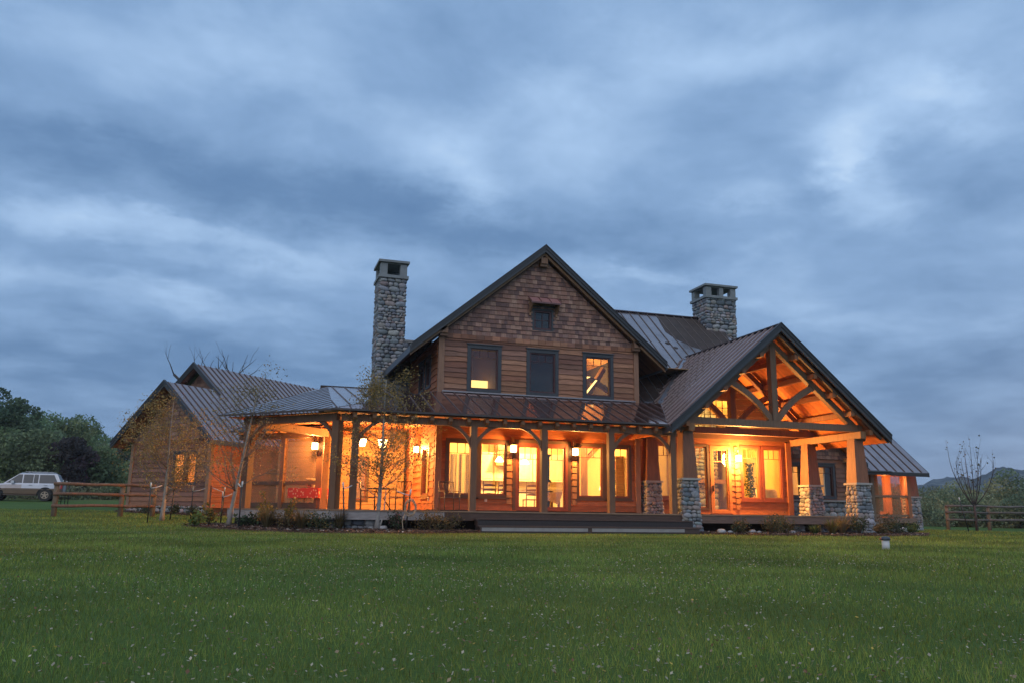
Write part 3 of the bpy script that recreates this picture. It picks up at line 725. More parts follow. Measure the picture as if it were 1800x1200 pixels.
    window(F_back, 4.0, 4.75, 1.0, 2.85, trim=.1, tcol=BRN, scol=RED, cap=False)
    mb = MB(); mb.box((5.55, .0, 3.4), (6.15, .07, 4.2), (.16, .10, .05), F_back); part(mb, 'wall_panel', 'wood')
    mb = MB(); mb.box((6.08, 32.75, DZ), (6.32, 33.0, 4.5), jit(TIMR, .05)); part(mb, 'corner_post', 'timber')
front_porch()

# ------------------------------------------------------------------ great room, gable porch, main roof
def column(cx, cy, z0, zc=1.90, zt=3.56, hb=.39, ht=.315, sb=.285, st=.195):
    """tapered timber shaft on a battered river stone base"""
    mb = MB(); b = lambda h, z: [V(cx-h, cy-h, z), V(cx+h, cy-h, z), V(cx+h, cy+h, z), V(cx-h, cy+h, z)]
    def frus(h0, z0_, h1, z1, col, m_):
        p, q = b(h0, z0_), b(h1, z1)
        m_.add(p+q, [(0, 3, 2, 1), (4, 5, 6, 7)]+[(i, (i+1) % 4, 4+(i+1) % 4, 4+i) for i in range(4)], col)
    frus(sb, zc, st, zt, jit((.215, .085, .042), .06), mb)
    col = part(mb, 'column', 'timber')
    mb = MB(); frus(hb-.05, z0-.1, ht-.05, zc-.05, (.07, .068, .065), mb)
    p, q = b(hb-.03, z0-.06), b(ht-.03, zc-.06)
    for i, n in ((0, -Y_), (3, -X_), (1, X_), (2, Y_)):
        j = (i+1) % 4; stone_face(mb, p[i], p[j], q[j], q[i], n, .15, depth=.06)
    part(mb, 'stone_base', 'stone', col)
    mb = MB(); h = ht+.045
    mb.prism([V(cx-h, cy-h, zc-.06), V(cx+h, cy-h, zc-.06), V(cx+h, cy+h, zc-.06), V(cx-h, cy+h, zc-.06)], (0, 0, .075), (.33, .31, .29)); part(mb, 'stone_cap', 'concrete', col)
GC, GSL, GZ, GHALF, GY = 18.4, .853, 7.58, 4.62, 25.45
def gable_porch():
    for x, y, z0 in ((14.75, 26.2, .02), (22.02, 26.2, .1), (14.75, 28.97, DZ), (22.0, 28.97, DZ)): column(x, y, z0)
    zt = GZ-.42                                                 # underside apex of timbers
    # longitudinal beams on the columns
    for x in (14.75, 22.02):
        mb = MB(); mb.box((x-.12, 25.72, 3.56), (x+.12, 30.1, 3.82), (.235, .115, .05)); part(mb, 'beam', 'timber')
        mb = MB(); mb.box((x-.19, 25.98, 3.50), (x+.19, 26.42, 3.56), (.15, .085, .05)); part(mb, 'bearing_block', 'timber')
    def truss(y, col, tie_z, braces=True):
        hb = .12; cz = lambda x: zt-GSL*abs(x-GC)               # lower face of the roof deck
        mb = MB(); mb.box((14.75-.35, y-hb, tie_z), (22.02+.2, y+hb, tie_z+.25), jit(col, .05)); part(mb, 'tie_beam', 'timber')
        mb = MB(); mb.box((GC-.12, y-hb-.01, tie_z+.25), (GC+.12, y+hb+.01, zt-.12), jit(col, .05)); part(mb, 'king_post', 'timber')
        for s in (-1, 1):
            x1 = GC+s*3.95
            mb = MB(); mb.prism([V(GC, y-hb+.015, cz(GC)-.03), V(x1, y-hb+.015, cz(x1)-.03), V(x1, y-hb+.015, cz(x1)-.30), V(GC, y-hb+.015, cz(GC)-.30)], (0, 2*hb-.03, 0), jit(col, .05)); part(mb, 'rafter_beam', 'timber')
            if braces:
                # curved strut from the foot of the king post up to the rafter
                a = V(GC+s*.12, y, tie_z+.28); b = V(GC+s*1.72, y, cz(GC+1.72)-.28); pts_o, pts_i = [], []
                d = b-a; nrm = V(-d[2], 0, d[0])*(1 if s > 0 else -1); nrm /= np.linalg.norm(nrm)
                for i in range(11):
                    t = i/10; m_ = a+d*t+nrm*(.24*math.sin(math.pi*t)*.55); w_ = .10+.03*abs(t-.5)
                    pts_o.append(m_+nrm*w_); pts_i.append(m_-nrm*w_)
                mb = MB(); mb.prism([p-Y_*.07 for p in pts_o+pts_i[::-1]], Y_*.14, jit(col, .06)); part(mb, 'strut', 'timber')
    truss(26.1, (.155, .092, .055), 3.83); truss(28.9, (.14, .058, .035), 3.83)
    # purlins and boarded soffit
    for s in (-1, 1):
        for k in range(5):
            x = GC+s*(.75+.78*k); z = zt-GSL*abs(x-GC)
            mb = MB(); mb.box((x-.075, GY+.12, z-.16), (x+.075, 30.1, z+.02), jit((.22, .095, .042), .08)); part(mb, 'purlin', 'timber')
        e = GC+s*(GHALF-.06); ze = GZ-.26-GSL*(GHALF-.06)
        mb = MB(); strip_boards(mb, (GC, GY+.1, GZ-.26), (GC, 30.1, GZ-.26), (e, 30.1, ze), (e, GY+.1, ze), .135, [(.46, .155, .045), (.50, .18, .055), (.41, .135, .038), (.48, .165, .05)], th=.02); part(mb, 'soffit', 'soffit')
        e = GC+s*GHALF; ze = GZ-GSL*GHALF
        mb = MB(); mb.box((min(e-.04, e+.04), GY, ze-.22), (max(e-.04, e+.04), 30.1 if s > 0 else 26.2, ze+.0), TRIMC); part(mb, 'eave_fascia', 'trim')
    # roof planes; left plane runs back into the valley with the main roof
    e = GC-GHALF; ze = GZ-GSL*GHALF; vy = lambda z: 29.86+(z-5.07)/.833
    xv = lambda z: GC-(GZ-z)/GSL
    L = [(GC, GY, GZ), (e, GY, ze), (e, 25.75, ze), (xv(5.0), 30.1, 5.0), (GC, vy(GZ)+.2, GZ)]
    roof_slab(L, (-1, 0, -GSL), .42, col=(.48, .38, .37), rib=.036, ribw=.05, ribk=.55, phase=.3, guards=lambda p: p[1] > 27.6-.0*p[2] and p[1] < 33 and (p[0]-13.8)*.75+25.9 < p[1])
    roof_slab([(GC, GY, GZ), (GC+GHALF, GY, ze), (GC+GHALF, 30.3, ze), (GC, 33, GZ)], (1, 0, -GSL), .3)
    rake_fascia(Fr((0, GY, 0), X_, -Y_), GC, GZ, GHALF, GSL, h=.25)
    mb = MB()
    for s in (-1, 1): mb.prism([V(GC, GY+.1, GZ-.25), V(GC+s*4.3, GY+.1, GZ-.25-GSL*4.3), V(GC+s*4.3, GY+.1, GZ-.40-GSL*4.3), V(GC, GY+.1, GZ-.40)], (0, .1, 0), (.09, .055, .035))
    part(mb, 'rake_trim', 'timber')
    mb = MB(); mb.beam(V(GC, GY, GZ+.015), V(GC, 32.4, GZ+.015), .16, .04, (.16, .11, .10)); part(mb, 'ridge_cap', 'roof')
    mb = MB()
    mb.beam(V(e, 25.75, ze+.02), V(15.27, 29.0, 4.93), .16, .03, (.30, .30, .33)); mb.beam(V(15.27, 29.0, 4.95), V(GC, 32.3, GZ), .22, .03, (.30, .30, .33)); part(mb, 'valley_flashing', 'metal')
    # great room front wall
    GW = [(15.55, 16.6, 1.27, 3.52), (17.02, 17.98, .86, 3.5), (18.02, 19.0, .74, 3.46), (19.44, 20.42, 1.27, 3.52), (20.46, 21.52, 1.27, 3.52)]
    CL = (16.9, 19.15, 4.08, 5.47)
    holes = [hole(*h) for h in GW]+[hole(*CL)]
    core = MB(); wall_core(core, F_gable, rect(14.26, 21.8), .2, 3.9, holes); wall_core(core, F_gable, gable(GC, 4.2, 3.9, GSL), 3.9, 7.45, holes); part(core, 'wall_core', 'plaster')
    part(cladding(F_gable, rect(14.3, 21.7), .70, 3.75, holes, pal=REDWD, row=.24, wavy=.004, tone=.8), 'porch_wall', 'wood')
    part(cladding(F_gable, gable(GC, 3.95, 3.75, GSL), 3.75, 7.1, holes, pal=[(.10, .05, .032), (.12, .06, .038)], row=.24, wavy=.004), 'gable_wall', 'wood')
    for k, h in enumerate(GW):
        if k == 2: continue
        window(F_gable, *h, trim=.10, tcol=RED if k != 1 else BRN, scol=(.24, .08, .03), cap=False, sill=k != 1, top=.19)
    d = window(F_gable, *GW[2], trim=.13, tcol=(.36, .14, .045), scol=(.40, .16, .05), cap=False, top=.19, name='glazed_door')
    mb = MB(); mb.box((18.10, .05, 1.6), (18.13, .12, 1.85), (.03, .03, .03), F_gable); part(mb, 'handle', 'black', d)
    window(F_gable, *CL, trim=.09, tcol=(.09, .04, .03), scol=(.05, .03, .025), cols=7, rows=4, cap=False, sash=.03, label='wide many paned clerestory window in the porch gable')
    mb = MB(); z = .9
    while z < 3.3: mb.box((19.16, 0, z), (19.32, .085, z+.19), jit((.30, .13, .05), .15), F_gable); z += .235
    part(mb, 'log_ends', 'wood')
    mb = MB(); mb.box((21.66, -.1, .7), (21.9, .1, 3.7), jit(TIMR, .05), F_gable); part(mb, 'corner_post', 'timber')
    fr = Fr((21.82, 0, 0), Y_, X_); core = MB(); wall_core(core, fr, rect(30.1, 36.5), .2, 5.5, []); part(core, 'wall_core', 'plaster')
    part(cladding(fr, rect(30.1, 36), .7, 4, [], row=.24), 'side_wall', 'wood')
    mb = MB(); mb.box((14.3, 36.5, .2), (21.8, 36.6, 6.5), (.6, .5, .35)); mb.box((6.3, 36.5, .2), (14.3, 36.6, 6.4), (.6, .5, .35)); part(mb, 'rear_wall', 'plaster')
    # main roof
    f = lambda y: 5.07+.833*(y-29.86); yr = 36.36
    roof_slab([(14.3, yr, f(yr)), (22.3, yr, f(yr)), (22.3, 33.3, f(33.3)), (18.6, 32.75, f(32.75)), (14.3, 28.9, f(28.9))], (0, -1, -.833), .50, col=(.44, .36, .34), phase=.35)
    roof_slab([(14.3, yr, f(yr)), (22.3, yr, f(yr)), (22.3, 42.5, f(yr)-5.1), (14.3, 42.5, f(yr)-5.1)], (0, 1, -.833), .6, name='rear_roof')
    mb = MB(); mb.beam(V(14.3, yr, f(yr)+.02), V(22.3, yr, f(yr)+.02), .2, .05, (.17, .12, .11)); part(mb, 'ridge_cap', 'roof')
    # dull soot-dark patch of uncoated metal beside the chimney
    st = [(19.0, 36.25), (21.2, 36.2), (21.25, 35.3), (22.2, 35.25), (22.1, 34.6), (21.5, 34.3), (20.9, 33.75), (20.35, 33.6), (19.6, 33.9), (19.0, 34.4), (18.75, 34.9), (18.85, 35.6)]
    mb = MB()
    def dart(x0, y0, r, n=9):
        mb.poly([V(x0+r*random.uniform(.6, 1.1)*math.cos(6.283*i/n), y0+r*.6*math.sin(6.283*i/n), f(y0+r*.6*math.sin(6.283*i/n))+.012) for i in range(n)], (.050, .038, .032))
    big = [V(x, y, f(y)+.012) for x, y in st]; mb.poly(big, (.055, .040, .033)); bare = attr_mat('bare_roof_metal', .75, metal=.2, nscale=(3, 3, 3), namt=.35); part(mb, 'roof_stain', bare)
    for q in ((18.35, 34.0, .16), (18.6, 33.7, .14), (17.1, 32.4, .10)):
        mb = MB(); dart(*q); part(mb, 'roof_stain', bare)
gable_porch()

def chimneys():
    def chim(x0, x1, y0, y1, z0, z1, cap_z, open_faces, size, label, mids):
        mb = MB(); i = .05
        mb.box((x0+i, y0+i, z0), (x1-i, y1-i, z1), (.06, .06, .062))
        stone_face(mb, (x0+.03, y0+.03, z0), (x1-.03, y0+.03, z0), (x1-.03, y0+.03, z1), (x0+.03, y0+.03, z1), -Y_, size)
        stone_face(mb, (x0+.03, y1-.03, z0), (x0+.03, y0+.03, z0), (x0+.03, y0+.03, z1), (x0+.03, y1-.03, z1), -X_, size)
        stone_face(mb, (x1-.03, y0+.03, max(z0, z1-3)), (x1-.03, y1-.03, max(z0, z1-3)), (x1-.03, y1-.03, z1), (x1-.03, y0+.03, z1), X_, size)
        c = part(mb, 'chimney', 'stone', label=label)
        mb = MB(); cc = (.20, .225, .235); o = .07
        mb.box((x0-o, y0-o, z1), (x1+o, y1+o, z1+.13), cc); mb.box((x0-o-.02, y0-o-.02, cap_z-.10), (x1+o+.02, y1+o+.02, cap_z), cc)
        mb.box((x0+.03, y0+.03, cap_z-.15), (x1-.03, y1-.03, cap_z-.10), tuple(k*.8 for k in cc))
        p = .30; a, b = z1+.13, cap_z-.15
        for px in (x0, x1-p):
            for py in (y0, y1-p): mb.box((px, py, a), (px+p, py+p, b), jit(cc, .05))
        if mids:
            xm = (x0+x1)/2; ym = (y0+y1)/2
            for q in (y0+.01, y1-.21): mb.box((xm-.10, q, a), (xm+.14, q+.2, b), jit(cc, .05))
        else:
            mb.box((x0+.3, y1-.25, a+.12), (x1-.3, y1-.05, b), tuple(k*.55 for k in cc))
        part(mb, 'chimney_cap', 'concrete', c)
        return c
    chim(4.84, 6.0, 34.5, 35.98, 4.2, 10.53, 11.32, 0, .165, 'tall slender river stone chimney on the left', False)
    mb = MB(); mb.box((6.0, 34.55, 4.5), (7.6, 35.9, 7.75), (.06, .06, .06)); stone_face(mb, (5.95, 34.53, 5.4), (7.6, 34.53, 5.4), (7.6, 34.53, 7.75), (5.95, 34.53, 7.75), -Y_, .17)
    mb.box((5.98, 34.45, 7.75), (7.65, 36, 7.85), (.2, .2, .2)); part(mb, 'chimney_shoulder', 'stone')
    chim(21.35, 23.05, 35.4, 36.85, 7.6, 11.36, 12.08, 0, .17, 'broad river stone chimney on the right', True)
chimneys()

# ------------------------------------------------------------------ left wing (garage gables at 45 degrees) and screened porch
AW, TR = 27.047, -29.338
def at(t, a, z): return T_*t+A_*a+V(0, 0, z)
def left_wing():
    tc = TR-2.63; zr, sl, half = 6.45, .853, 3.28
    fr = Fr(A_*AW, T_, -A_)                                     # u = t
    W = [(-30.93, -30.15, 1.62, 3.3), (-31.65, -30.87, 1.62, 3.3)]; W = [(-30.93, -30.15, 1.72, 3.22), (-31.71, -30.93, 1.72, 3.22)]
    holes = [hole(*w) for w in W]
    core = MB(); wall_core(core, fr, rect(TR-5.26, TR), .2, 3.9, holes); wall_core(core, fr, gable(tc, 2.63, 3.9, sl), 3.9, 6.1, []); part(core, 'wall_core', 'plaster')
    part(cladding(fr, rect(TR-5.1, TR-.1), .76, 3.75, holes, row=.215, wavy=.008, tone=.82), 'wall', 'wood')
    fr2 = Fr(A_*(AW-.03), T_, -A_)
    part(shingles(fr2, gable(tc, 2.6, 3.78, sl), 3.78, 6.0, [], row=.19, tone=.9), 'gable_shingles', 'shingle')
    mb = MB(); u = TR-5.2
    while u < TR-.1: mb.box((u, 0, 3.64), (u+.14, .08, 3.78), jit(random.choice(BOARD), .1), fr); u += .30
    part(mb, 'belt_course', 'wood')
    for u in (TR-5.30, TR-.16):
        mb = MB(); mb.box((u, -.1, .6), (u+.2, .08, 3.8), (.24, .14, .085), fr); part(mb, 'corner_board', 'timber')
    for w in W: window(fr, *w, trim=.08, top=.2)
    mb = MB(); stone_face(mb, at(TR-5.26, AW-.02, .2), at(TR, AW-.02, .2), at(TR, AW-.02, .74), at(TR-5.26, AW-.02, .74), -A_, .16)
    mb.box((TR-5.26, -.1, .1), (TR, .0, .74), (.06, .06, .06), fr); part(mb, 'stone_plinth', 'stone')
    # right side wall, facing the porch
    fs = Fr(T_*TR, A_, T_)
    core = MB(); wall_core(core, fs, rect(AW, AW+13), .2, 3.9, []); part(core, 'wall_core', 'plaster')
    mb = MB(); mb.prism([at(TR-5.2, AW+3.2, .3), at(TR-.1, AW+3.2, .3), at(TR-.1, AW+3.2, 3.8), at(TR-5.2, AW+3.2, 3.8)], A_*.1, (.72, .42, .07)); mb.prism([at(TR-5.25, AW+.1, .3), at(TR-5.25, AW+3.2, .3), at(TR-5.25, AW+3.2, 3.9), at(TR-5.25, AW+.1, 3.9)], T_*.06, (.6, .4, .2)); mb.prism([at(TR-5.2, AW+.1, 3.75), at(TR-.1, AW+.1, 3.75), at(TR-.1, AW+3.2, 3.75), at(TR-5.2, AW+3.2, 3.75)], (0, 0, .05), (.6, .4, .2)); mb.prism([at(TR-5.2, AW+.1, .6), at(TR-.1, AW+.1, .6), at(TR-.1, AW+3.2, .6), at(TR-5.2, AW+3.2, .6)], (0, 0, .05), (.3, .18, .1)); part(mb, 'inner_wall', 'plaster')
    part(cladding(fs, rect(AW+.05, AW+13), .70, 3.75, [], row=.22, wavy=.006, pal=REDWD), 'side_wall', 'wood')
    # roofs
    y0 = AW-.70; e = tc+half; ze = zr-sl*half; el = tc-half
    t2 = -33.70+.0; z2 = 7.92; a2 = 29.45
    right = [at(tc, y0, zr), at(e, y0, ze), at(e, AW+13, ze), at(t2, AW+13, z2), at(t2, a2, z2), at(tc, a2+.02, zr)]
    roof_slab(right, T_+V(0, 0, -sl), .40, phase=.3)
    roof_slab([at(tc, y0, zr), at(el, y0, ze), at(el, a2+1, ze), at(tc, a2+1, zr)], -T_+V(0, 0, -sl), .4)
    e2 = t2-5.0; roof_slab([at(t2, a2, z2), at(e2, a2, z2-sl*5), at(e2, AW+13, z2-sl*5), at(t2, AW+13, z2)], -T_+V(0, 0, -sl), .45)
    rake_fascia(Fr(A_*y0, T_, -A_), tc, zr, half, sl, h=.22)
    rake_fascia(Fr(A_*a2, T_, -A_), t2, z2, 2.05, sl, h=.20, left=False); rake_fascia(Fr(A_*a2, T_, -A_), t2, z2, 5.0, sl, h=.20, right=False)
    mb = MB()
    for s in (-1, 1):
        q = tc+s*half; strip_boards(mb, at(tc, y0+.05, zr-.2), at(tc, AW+.1, zr-.2), at(q, AW+.1, ze-.2), at(q, y0+.05, ze-.2), .14, [(.17, .075, .04), (.2, .09, .05)], th=.02)
    strip_boards(mb, at(e, AW, ze-.2), at(e, AW+10, ze-.2), at(e-.7, AW+10, ze+.4), at(e-.7, AW, ze+.4), .14, [(.17, .075, .04), (.2, .09, .05)])
    part(mb, 'soffit', 'soffit')
    mb = MB(); mb.prism([at(e, y0, ze+.0), at(e, AW+10, ze), at(e, AW+10, ze-.2), at(e, y0, ze-.2)], T_*.05, TRIMC); part(mb, 'eave_fascia', 'trim')
    for u, w in ((TR-5.2, 3.74), (TR-.06, 3.74)):
        mb = MB(); fr_ = Fr(A_*AW, T_, -A_); mb.box((u-.11, -.1, w), (u+.11, .55, w+.2), (.17, .09, .05), fr_); part(mb, 'purlin_end', 'timber')
    mb = MB(); fg = Fr(A_*(a2+.6), T_, -A_); wall_core(mb, fg, gable(t2, 3.6, z2-.25-sl*3.6, sl), 5.0, z2-.25, [], col=(.14, .10, .075))
    part(mb, 'gable_core', 'plaster')
    part(shingles(fg, gable(t2, 3.5, z2-.28-sl*3.5, sl), 5.3, z2-.3, [], row=.19, tone=.85), 'gable_shingles', 'shingle')
    mb = MB(); mb.tube([at(tc-1.9, AW+.4, 5.05), at(tc-1.9, AW+.4, 5.45)], .05, (.05, .05, .05)); mb.tube([at(tc-2.05, AW+.4, 5.5), at(tc-1.75, AW+.4, 5.4)], .06, (.05, .05, .05)); part(mb, 'vent_pipe', 'black')
left_wing()

def screened_porch():
    # front screens lie in the 45 degree line a = SA
    E0 = V(2.36, 25.75, 0); SA = float(E0 @ A_)+5.0; t0, t1 = -24.9, -21.15
    fr = Fr(A_*SA, T_, -A_)
    posts = [t0, -23.02, t1]
    for k, t in enumerate(posts):
        w = .09 if k < 2 else .14
        mb = MB(); mb.box((t-w, -.09, .6), (t+w, .09, 3.40), jit(TIM, .08), fr); part(mb, 'post', 'timber')
    mb = MB(); mb.box((t0-.5, -.1, 3.40), (t1+.2, .1, 3.64), TIM, fr); part(mb, 'beam', 'timber')
    for a, b in zip(posts, posts[1:]):
        for z0, z1 in ((1.62, 1.72), (.74, .90)):
            mb = MB(); mb.box((a+.09, -.05, z0-.02), (b-.09, .05, z1+.02), (.10, .055, .035), fr); part(mb, 'rail', 'timber')
        mb = MB(); mb.box((a+.09, -.004, .90), (b-.09, .004, 3.40), (1, 1, 1), fr); part(mb, 'screen', 'screen')
    # roof over it
    ze = 3.76; sl = .30; b_ = SA-.55
    roof_slab([at(t0-.6, b_, ze), at(t1+.4, b_, ze), at(t1+.4, b_+2.6, ze+sl*2.6), at(t0-.6, b_+2.6, ze+sl*2.6)], -A_+V(0, 0, -sl), .42)
    mb = MB(); mb.prism([at(t0-.6, b_, ze-.02), at(t1+.4, b_, ze-.02), at(t1+.4, b_, ze-.10), at(t0-.6, b_, ze-.10)], -A_*.03, (.06, .045, .042)); part(mb, 'eave_edge', 'trim')
    for k in range(6):
        t = t0-.2+k*.72; mb = MB(); q = Fr(A_*SA, T_, -A_); mb.box((t-.05, 0, 3.60), (t+.05, .45, 3.70), (.24, .12, .06), q); part(mb, 'rafter', 'timber')
    # room behind: floor, rear wall, ceiling
    mb = MB(); mb.prism([at(t0-.2, SA, .72), at(t1+.2, SA, .72), at(t1+.2, SA+4.5, .72), at(t0-.2, SA+4.5, .72)], (0, 0, -.1), (.25, .15, .09)); part(mb, 'porch_floor', 'wood')
    mb = MB(); strip_boards(mb, at(t0-.4, SA-.4, 3.68), at(t1+.3, SA-.4, 3.68), at(t1+.3, SA+4.5, 3.72), at(t0-.4, SA+4.5, 3.72), .15, REDWD); part(mb, 'porch_ceiling', 'soffit')
    fb = Fr(A_*(SA+4.4), T_, -A_); part(cladding(fb, rect(t0-2.5, t1+1.5), .7, 3.7, [], pal=[(.34, .22, .12), (.38, .25, .14)], row=.24, wavy=.003), 'porch_wall', 'wood')
    mb = MB(); wall_core(mb, fb, rect(t0-2.5, t1+1.5), .2, 3.8, []); part(mb, 'wall_core', 'plaster')
    mb = MB(); mb.box((-25.2, .03, .75), (-24.2, .09, 2.8), (.5, .36, .2), fb); mb.box((-25.05, .09, 1.7), (-24.35, .10, 2.65), (.62, .47, .27), fb); part(mb, 'panel_door', 'trim')
screened_porch()

# ------------------------------------------------------------------ right wing
def right_wing():
    k = 1.15; H = CAM_H
    ye, ze, xr = 26.68*k, H+(2.42-H)*k, 25.84*k; sl = .833
    xl = 25.5; yt = ye+7.0; f = lambda y: ze+sl*(y-ye)
    roof_slab([(xl, ye+.0, ze), (xr, ye, ze), (xr, yt, f(yt)), (xl, yt, f(yt))], (0, -1, -sl), .47, phase=.2, col=(.45, .345, .32))
    mb = MB(); mb.box((xl, ye-.05, ze-.16), (27.6, ye, ze-.005+.03), (.03, .03, .032)); mb.box((27.6, ye-.05, ze-.19), (xr+.02, ye, ze-.02), (.03, .03, .032)); part(mb, 'eave_fascia', 'trim')
    mb = MB(); mb.prism([V(xr, ye, ze), V(xr, yt, f(yt)), V(xr, yt, f(yt)-.2), V(xr, ye, ze-.2)], (.05, 0, 0), TRIMC); part(mb, 'rake_board', 'trim')
    mb = MB(); strip_boards(mb, (xl, ye, ze-.14), (xr, ye, ze-.14), (xr, yt, f(yt)-.14), (xl, yt, f(yt)-.14), .15, [(.2, .09, .045)]); part(mb, 'soffit', 'soffit')
    # front gable of the wing: right half shows beside the porch columns
    fr = Fr((0, 30.9, 0), X_, -Y_)
    gc, hw, wz = 23.1, 2.75, 3.55; z0 = .9
    holes = [hole(21.95, 23.05, 1.42, 2.95), hole(23.35, 24.85, 1.42, 2.95), hole(25.95, 26.5, 1.95, 2.9)]
    core = MB(); wall_core(core, fr, rect(21.8, 25.85), .2, 2.9+.4, holes[:2]); wall_core(core, fr, lambda w: (21.8, max(21.8, 25.85-(w-3.2)/sl)), 3.3, 5.2, []); part(core, 'wall_core', 'plaster')
    part(cladding(fr, rect(21.85, 25.75), 1.35, 3.12, holes[:2], tone=.8), 'wall', 'wood')
    part(shingles(Fr((0, 30.86, 0), X_, -Y_), lambda w: (21.8, 25.85-(w-3.25)/sl), 3.15, 5.2, [], tone=.9), 'gable_shingles', 'shingle')
    mb = MB(); mb.box((21.9, 33.2, .4), (25.8, 33.3, 4.0), (.62, .46, .24)); mb.box((24.28, 31.05, .4), (24.34, 33.2, 3.2), (.66, .50, .26)); mb.box((21.9, 31.05, 3.25), (25.8, 33.2, 3.3), (.4, .26, .14)); mb.box((21.9, 31.05, .4), (25.8, 33.2, .68), (.3, .2, .12)); mb.box((25.7, 31.05, .4), (25.78, 33.2, 3.3), (.5, .36, .2)); part(mb, 'inner_wall', 'plaster')
    window(fr, 21.95, 23.05, 1.42, 2.95, trim=.12, scol=(.06, .03, .03)); window(fr, 23.45, 24.75, 1.42, 2.95, trim=.12, scol=(.06, .03, .03))
    mb = MB(); stone_face(mb, (21.8, 30.82, .5), (25.3, 30.82, .5), (25.3, 30.82, 1.30), (21.8, 30.82, 1.30), -Y_, .17); mb.box((21.8, 30.84, .2), (25.3, 30.92, 1.3), (.07, .07, .07))
    part(mb, 'stone_plinth', 'stone'); mb = MB(); mb.box((21.8, 30.68, 1.30), (25.36, 30.9, 1.37), (.26, .25, .24)); part(mb, 'plinth_cap', 'concrete')
    # rake of that gable, right side
    a = V(23.2, 30.35, 5.42); b = V(26.05, 30.35, 2.93)
    mb = MB()
    for o0, o1, dy, col in ((0, .26, 0, TRIMC), (-.05, .09, -.03, tuple(q*.6 for q in TRIMC))): mb.prism([a-V(0, 0, o0), b-V(0, 0, o0), b-V(0, 0, o1), a-V(0, 0, o1)], (0, -.06+dy, 0), col)
    part(mb, 'rake_board', 'trim')
    mb = MB(); strip_boards(mb, a+V(0, .02, -.12), a+V(0, .6, -.12), b+V(0, .6, -.12), b+V(0, .02, -.12), .14, [(.15, .08, .05)]); part(mb, 'soffit', 'soffit')
    mb = MB(); mb.prism([a, b, b+V(0, 1.2, 0), a+V(0, 1.2, 0)], (0, 0, -.04), (.3, .22, .2)); part(mb, 'roof', 'roof')
    mb = MB(); mb.box((25.2, 30.45, 3.02), (25.42, 30.9, 3.2), (.28, .19, .11)); part(mb, 'purlin_end', 'timber')
    mb = MB(); mb.box((25.35, 30.55, 2.66), (27.6, 30.66, 2.70), (.07, .08, .09)); part(mb, 'eave_edge', 'trim')
    mb = MB(); mb.box((25.3, 30.8, .4), (25.55, 30.98, 2.9), (.18, .12, .075)); part(mb, 'corner_post', 'timber')
    fr2 = Fr((0, 31.3, 0), X_, -Y_)
    core = MB(); wall_core(core, fr2, rect(25.3, 27.4), .2, 2.75, []); part(core, 'wall_core', 'plaster')
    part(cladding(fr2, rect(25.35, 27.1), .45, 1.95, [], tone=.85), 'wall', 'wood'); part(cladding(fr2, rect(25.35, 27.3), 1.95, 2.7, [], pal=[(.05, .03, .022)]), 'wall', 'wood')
    # screened porch at the right end
    fs = Fr((0, 31.2, 0), X_, -Y_); ps = (27.0, 29.0); x0, x1 = 26.95, 28.95
    for x, c in ((x0, (.13, .09, .06)), (x1, (.26, .11, .05))):
        mb = MB(); mb.box((x-.09, -.09, .45), (x+.09, .09, 2.62), c, fs); part(mb, 'post', 'timber')
    for z0, z1 in ((1.55, 1.66), (.68, .80)):
        mb = MB(); mb.box((x0+.09, -.05, z0), (x1-.09, .05, z1), (.20, .12, .07), fs); part(mb, 'rail', 'timber')
    mb = MB(); mb.box((x0, -.06, .42), (29.25, .1, .64), (.17, .12, .09), fs); part(mb, 'deck_rim', 'wood')
    mb = MB(); mb.box((x0+.09, -.004, .80), (x1-.09, .004, 2.62), (1, 1, 1), fs); part(mb, 'screen', 'screen')
    mb = MB(); mb.prism([(26.9, 31.2, .66), (29.3, 31.2, .66), (30.6, 33.3, .66), (26.9, 33.3, .66)], (0, 0, -.1), (.25, .14, .08)); part(mb, 'porch_floor', 'wood')
    for x, y, w in ((29.38, 33.0, .17), (30.37, 33.0, .1)):
        mb = MB(); mb.box((x-w, y-.1, .5), (x+w, y+.1, 3.4), (.42, .16, .05)); part(mb, 'post', 'timber')
    for lo, hi in (((27.0, 33.0, .66), (29.21, 33.07, .95)), ((27.0, 32.95, 2.62), (30.5, 33.1, 3.1))):
        mb = MB(); mb.box(lo, hi, (.34, .14, .05)); part(mb, 'rail', 'timber')
    column(29.62, 31.75, .15, zc=1.62, zt=2.75, hb=.33, ht=.29, sb=.25, st=.19)
    mb = MB(); stone_face(mb, (25.9, 30.9, .1), (27.1, 30.9, .1), (27.1, 30.9, .42), (25.9, 30.9, .42), -Y_, .16); mb.box((25.85, 30.9, .40), (27.2, 31.3, .47), (.2, .19, .18)); mb.box((25.9, 30.95, 0), (27.1, 31.3, .41), (.05, .05, .05)); part(mb, 'stone_plinth', 'stone')
    mb = MB(); mb.box((27.1, 31.5, -.1), (29.3, 31.6, .43), (.015, .013, .012)); part(mb, 'crawl_shade', 'plaster')  # near-black slab paints the shade under this porch floor
right_wing()

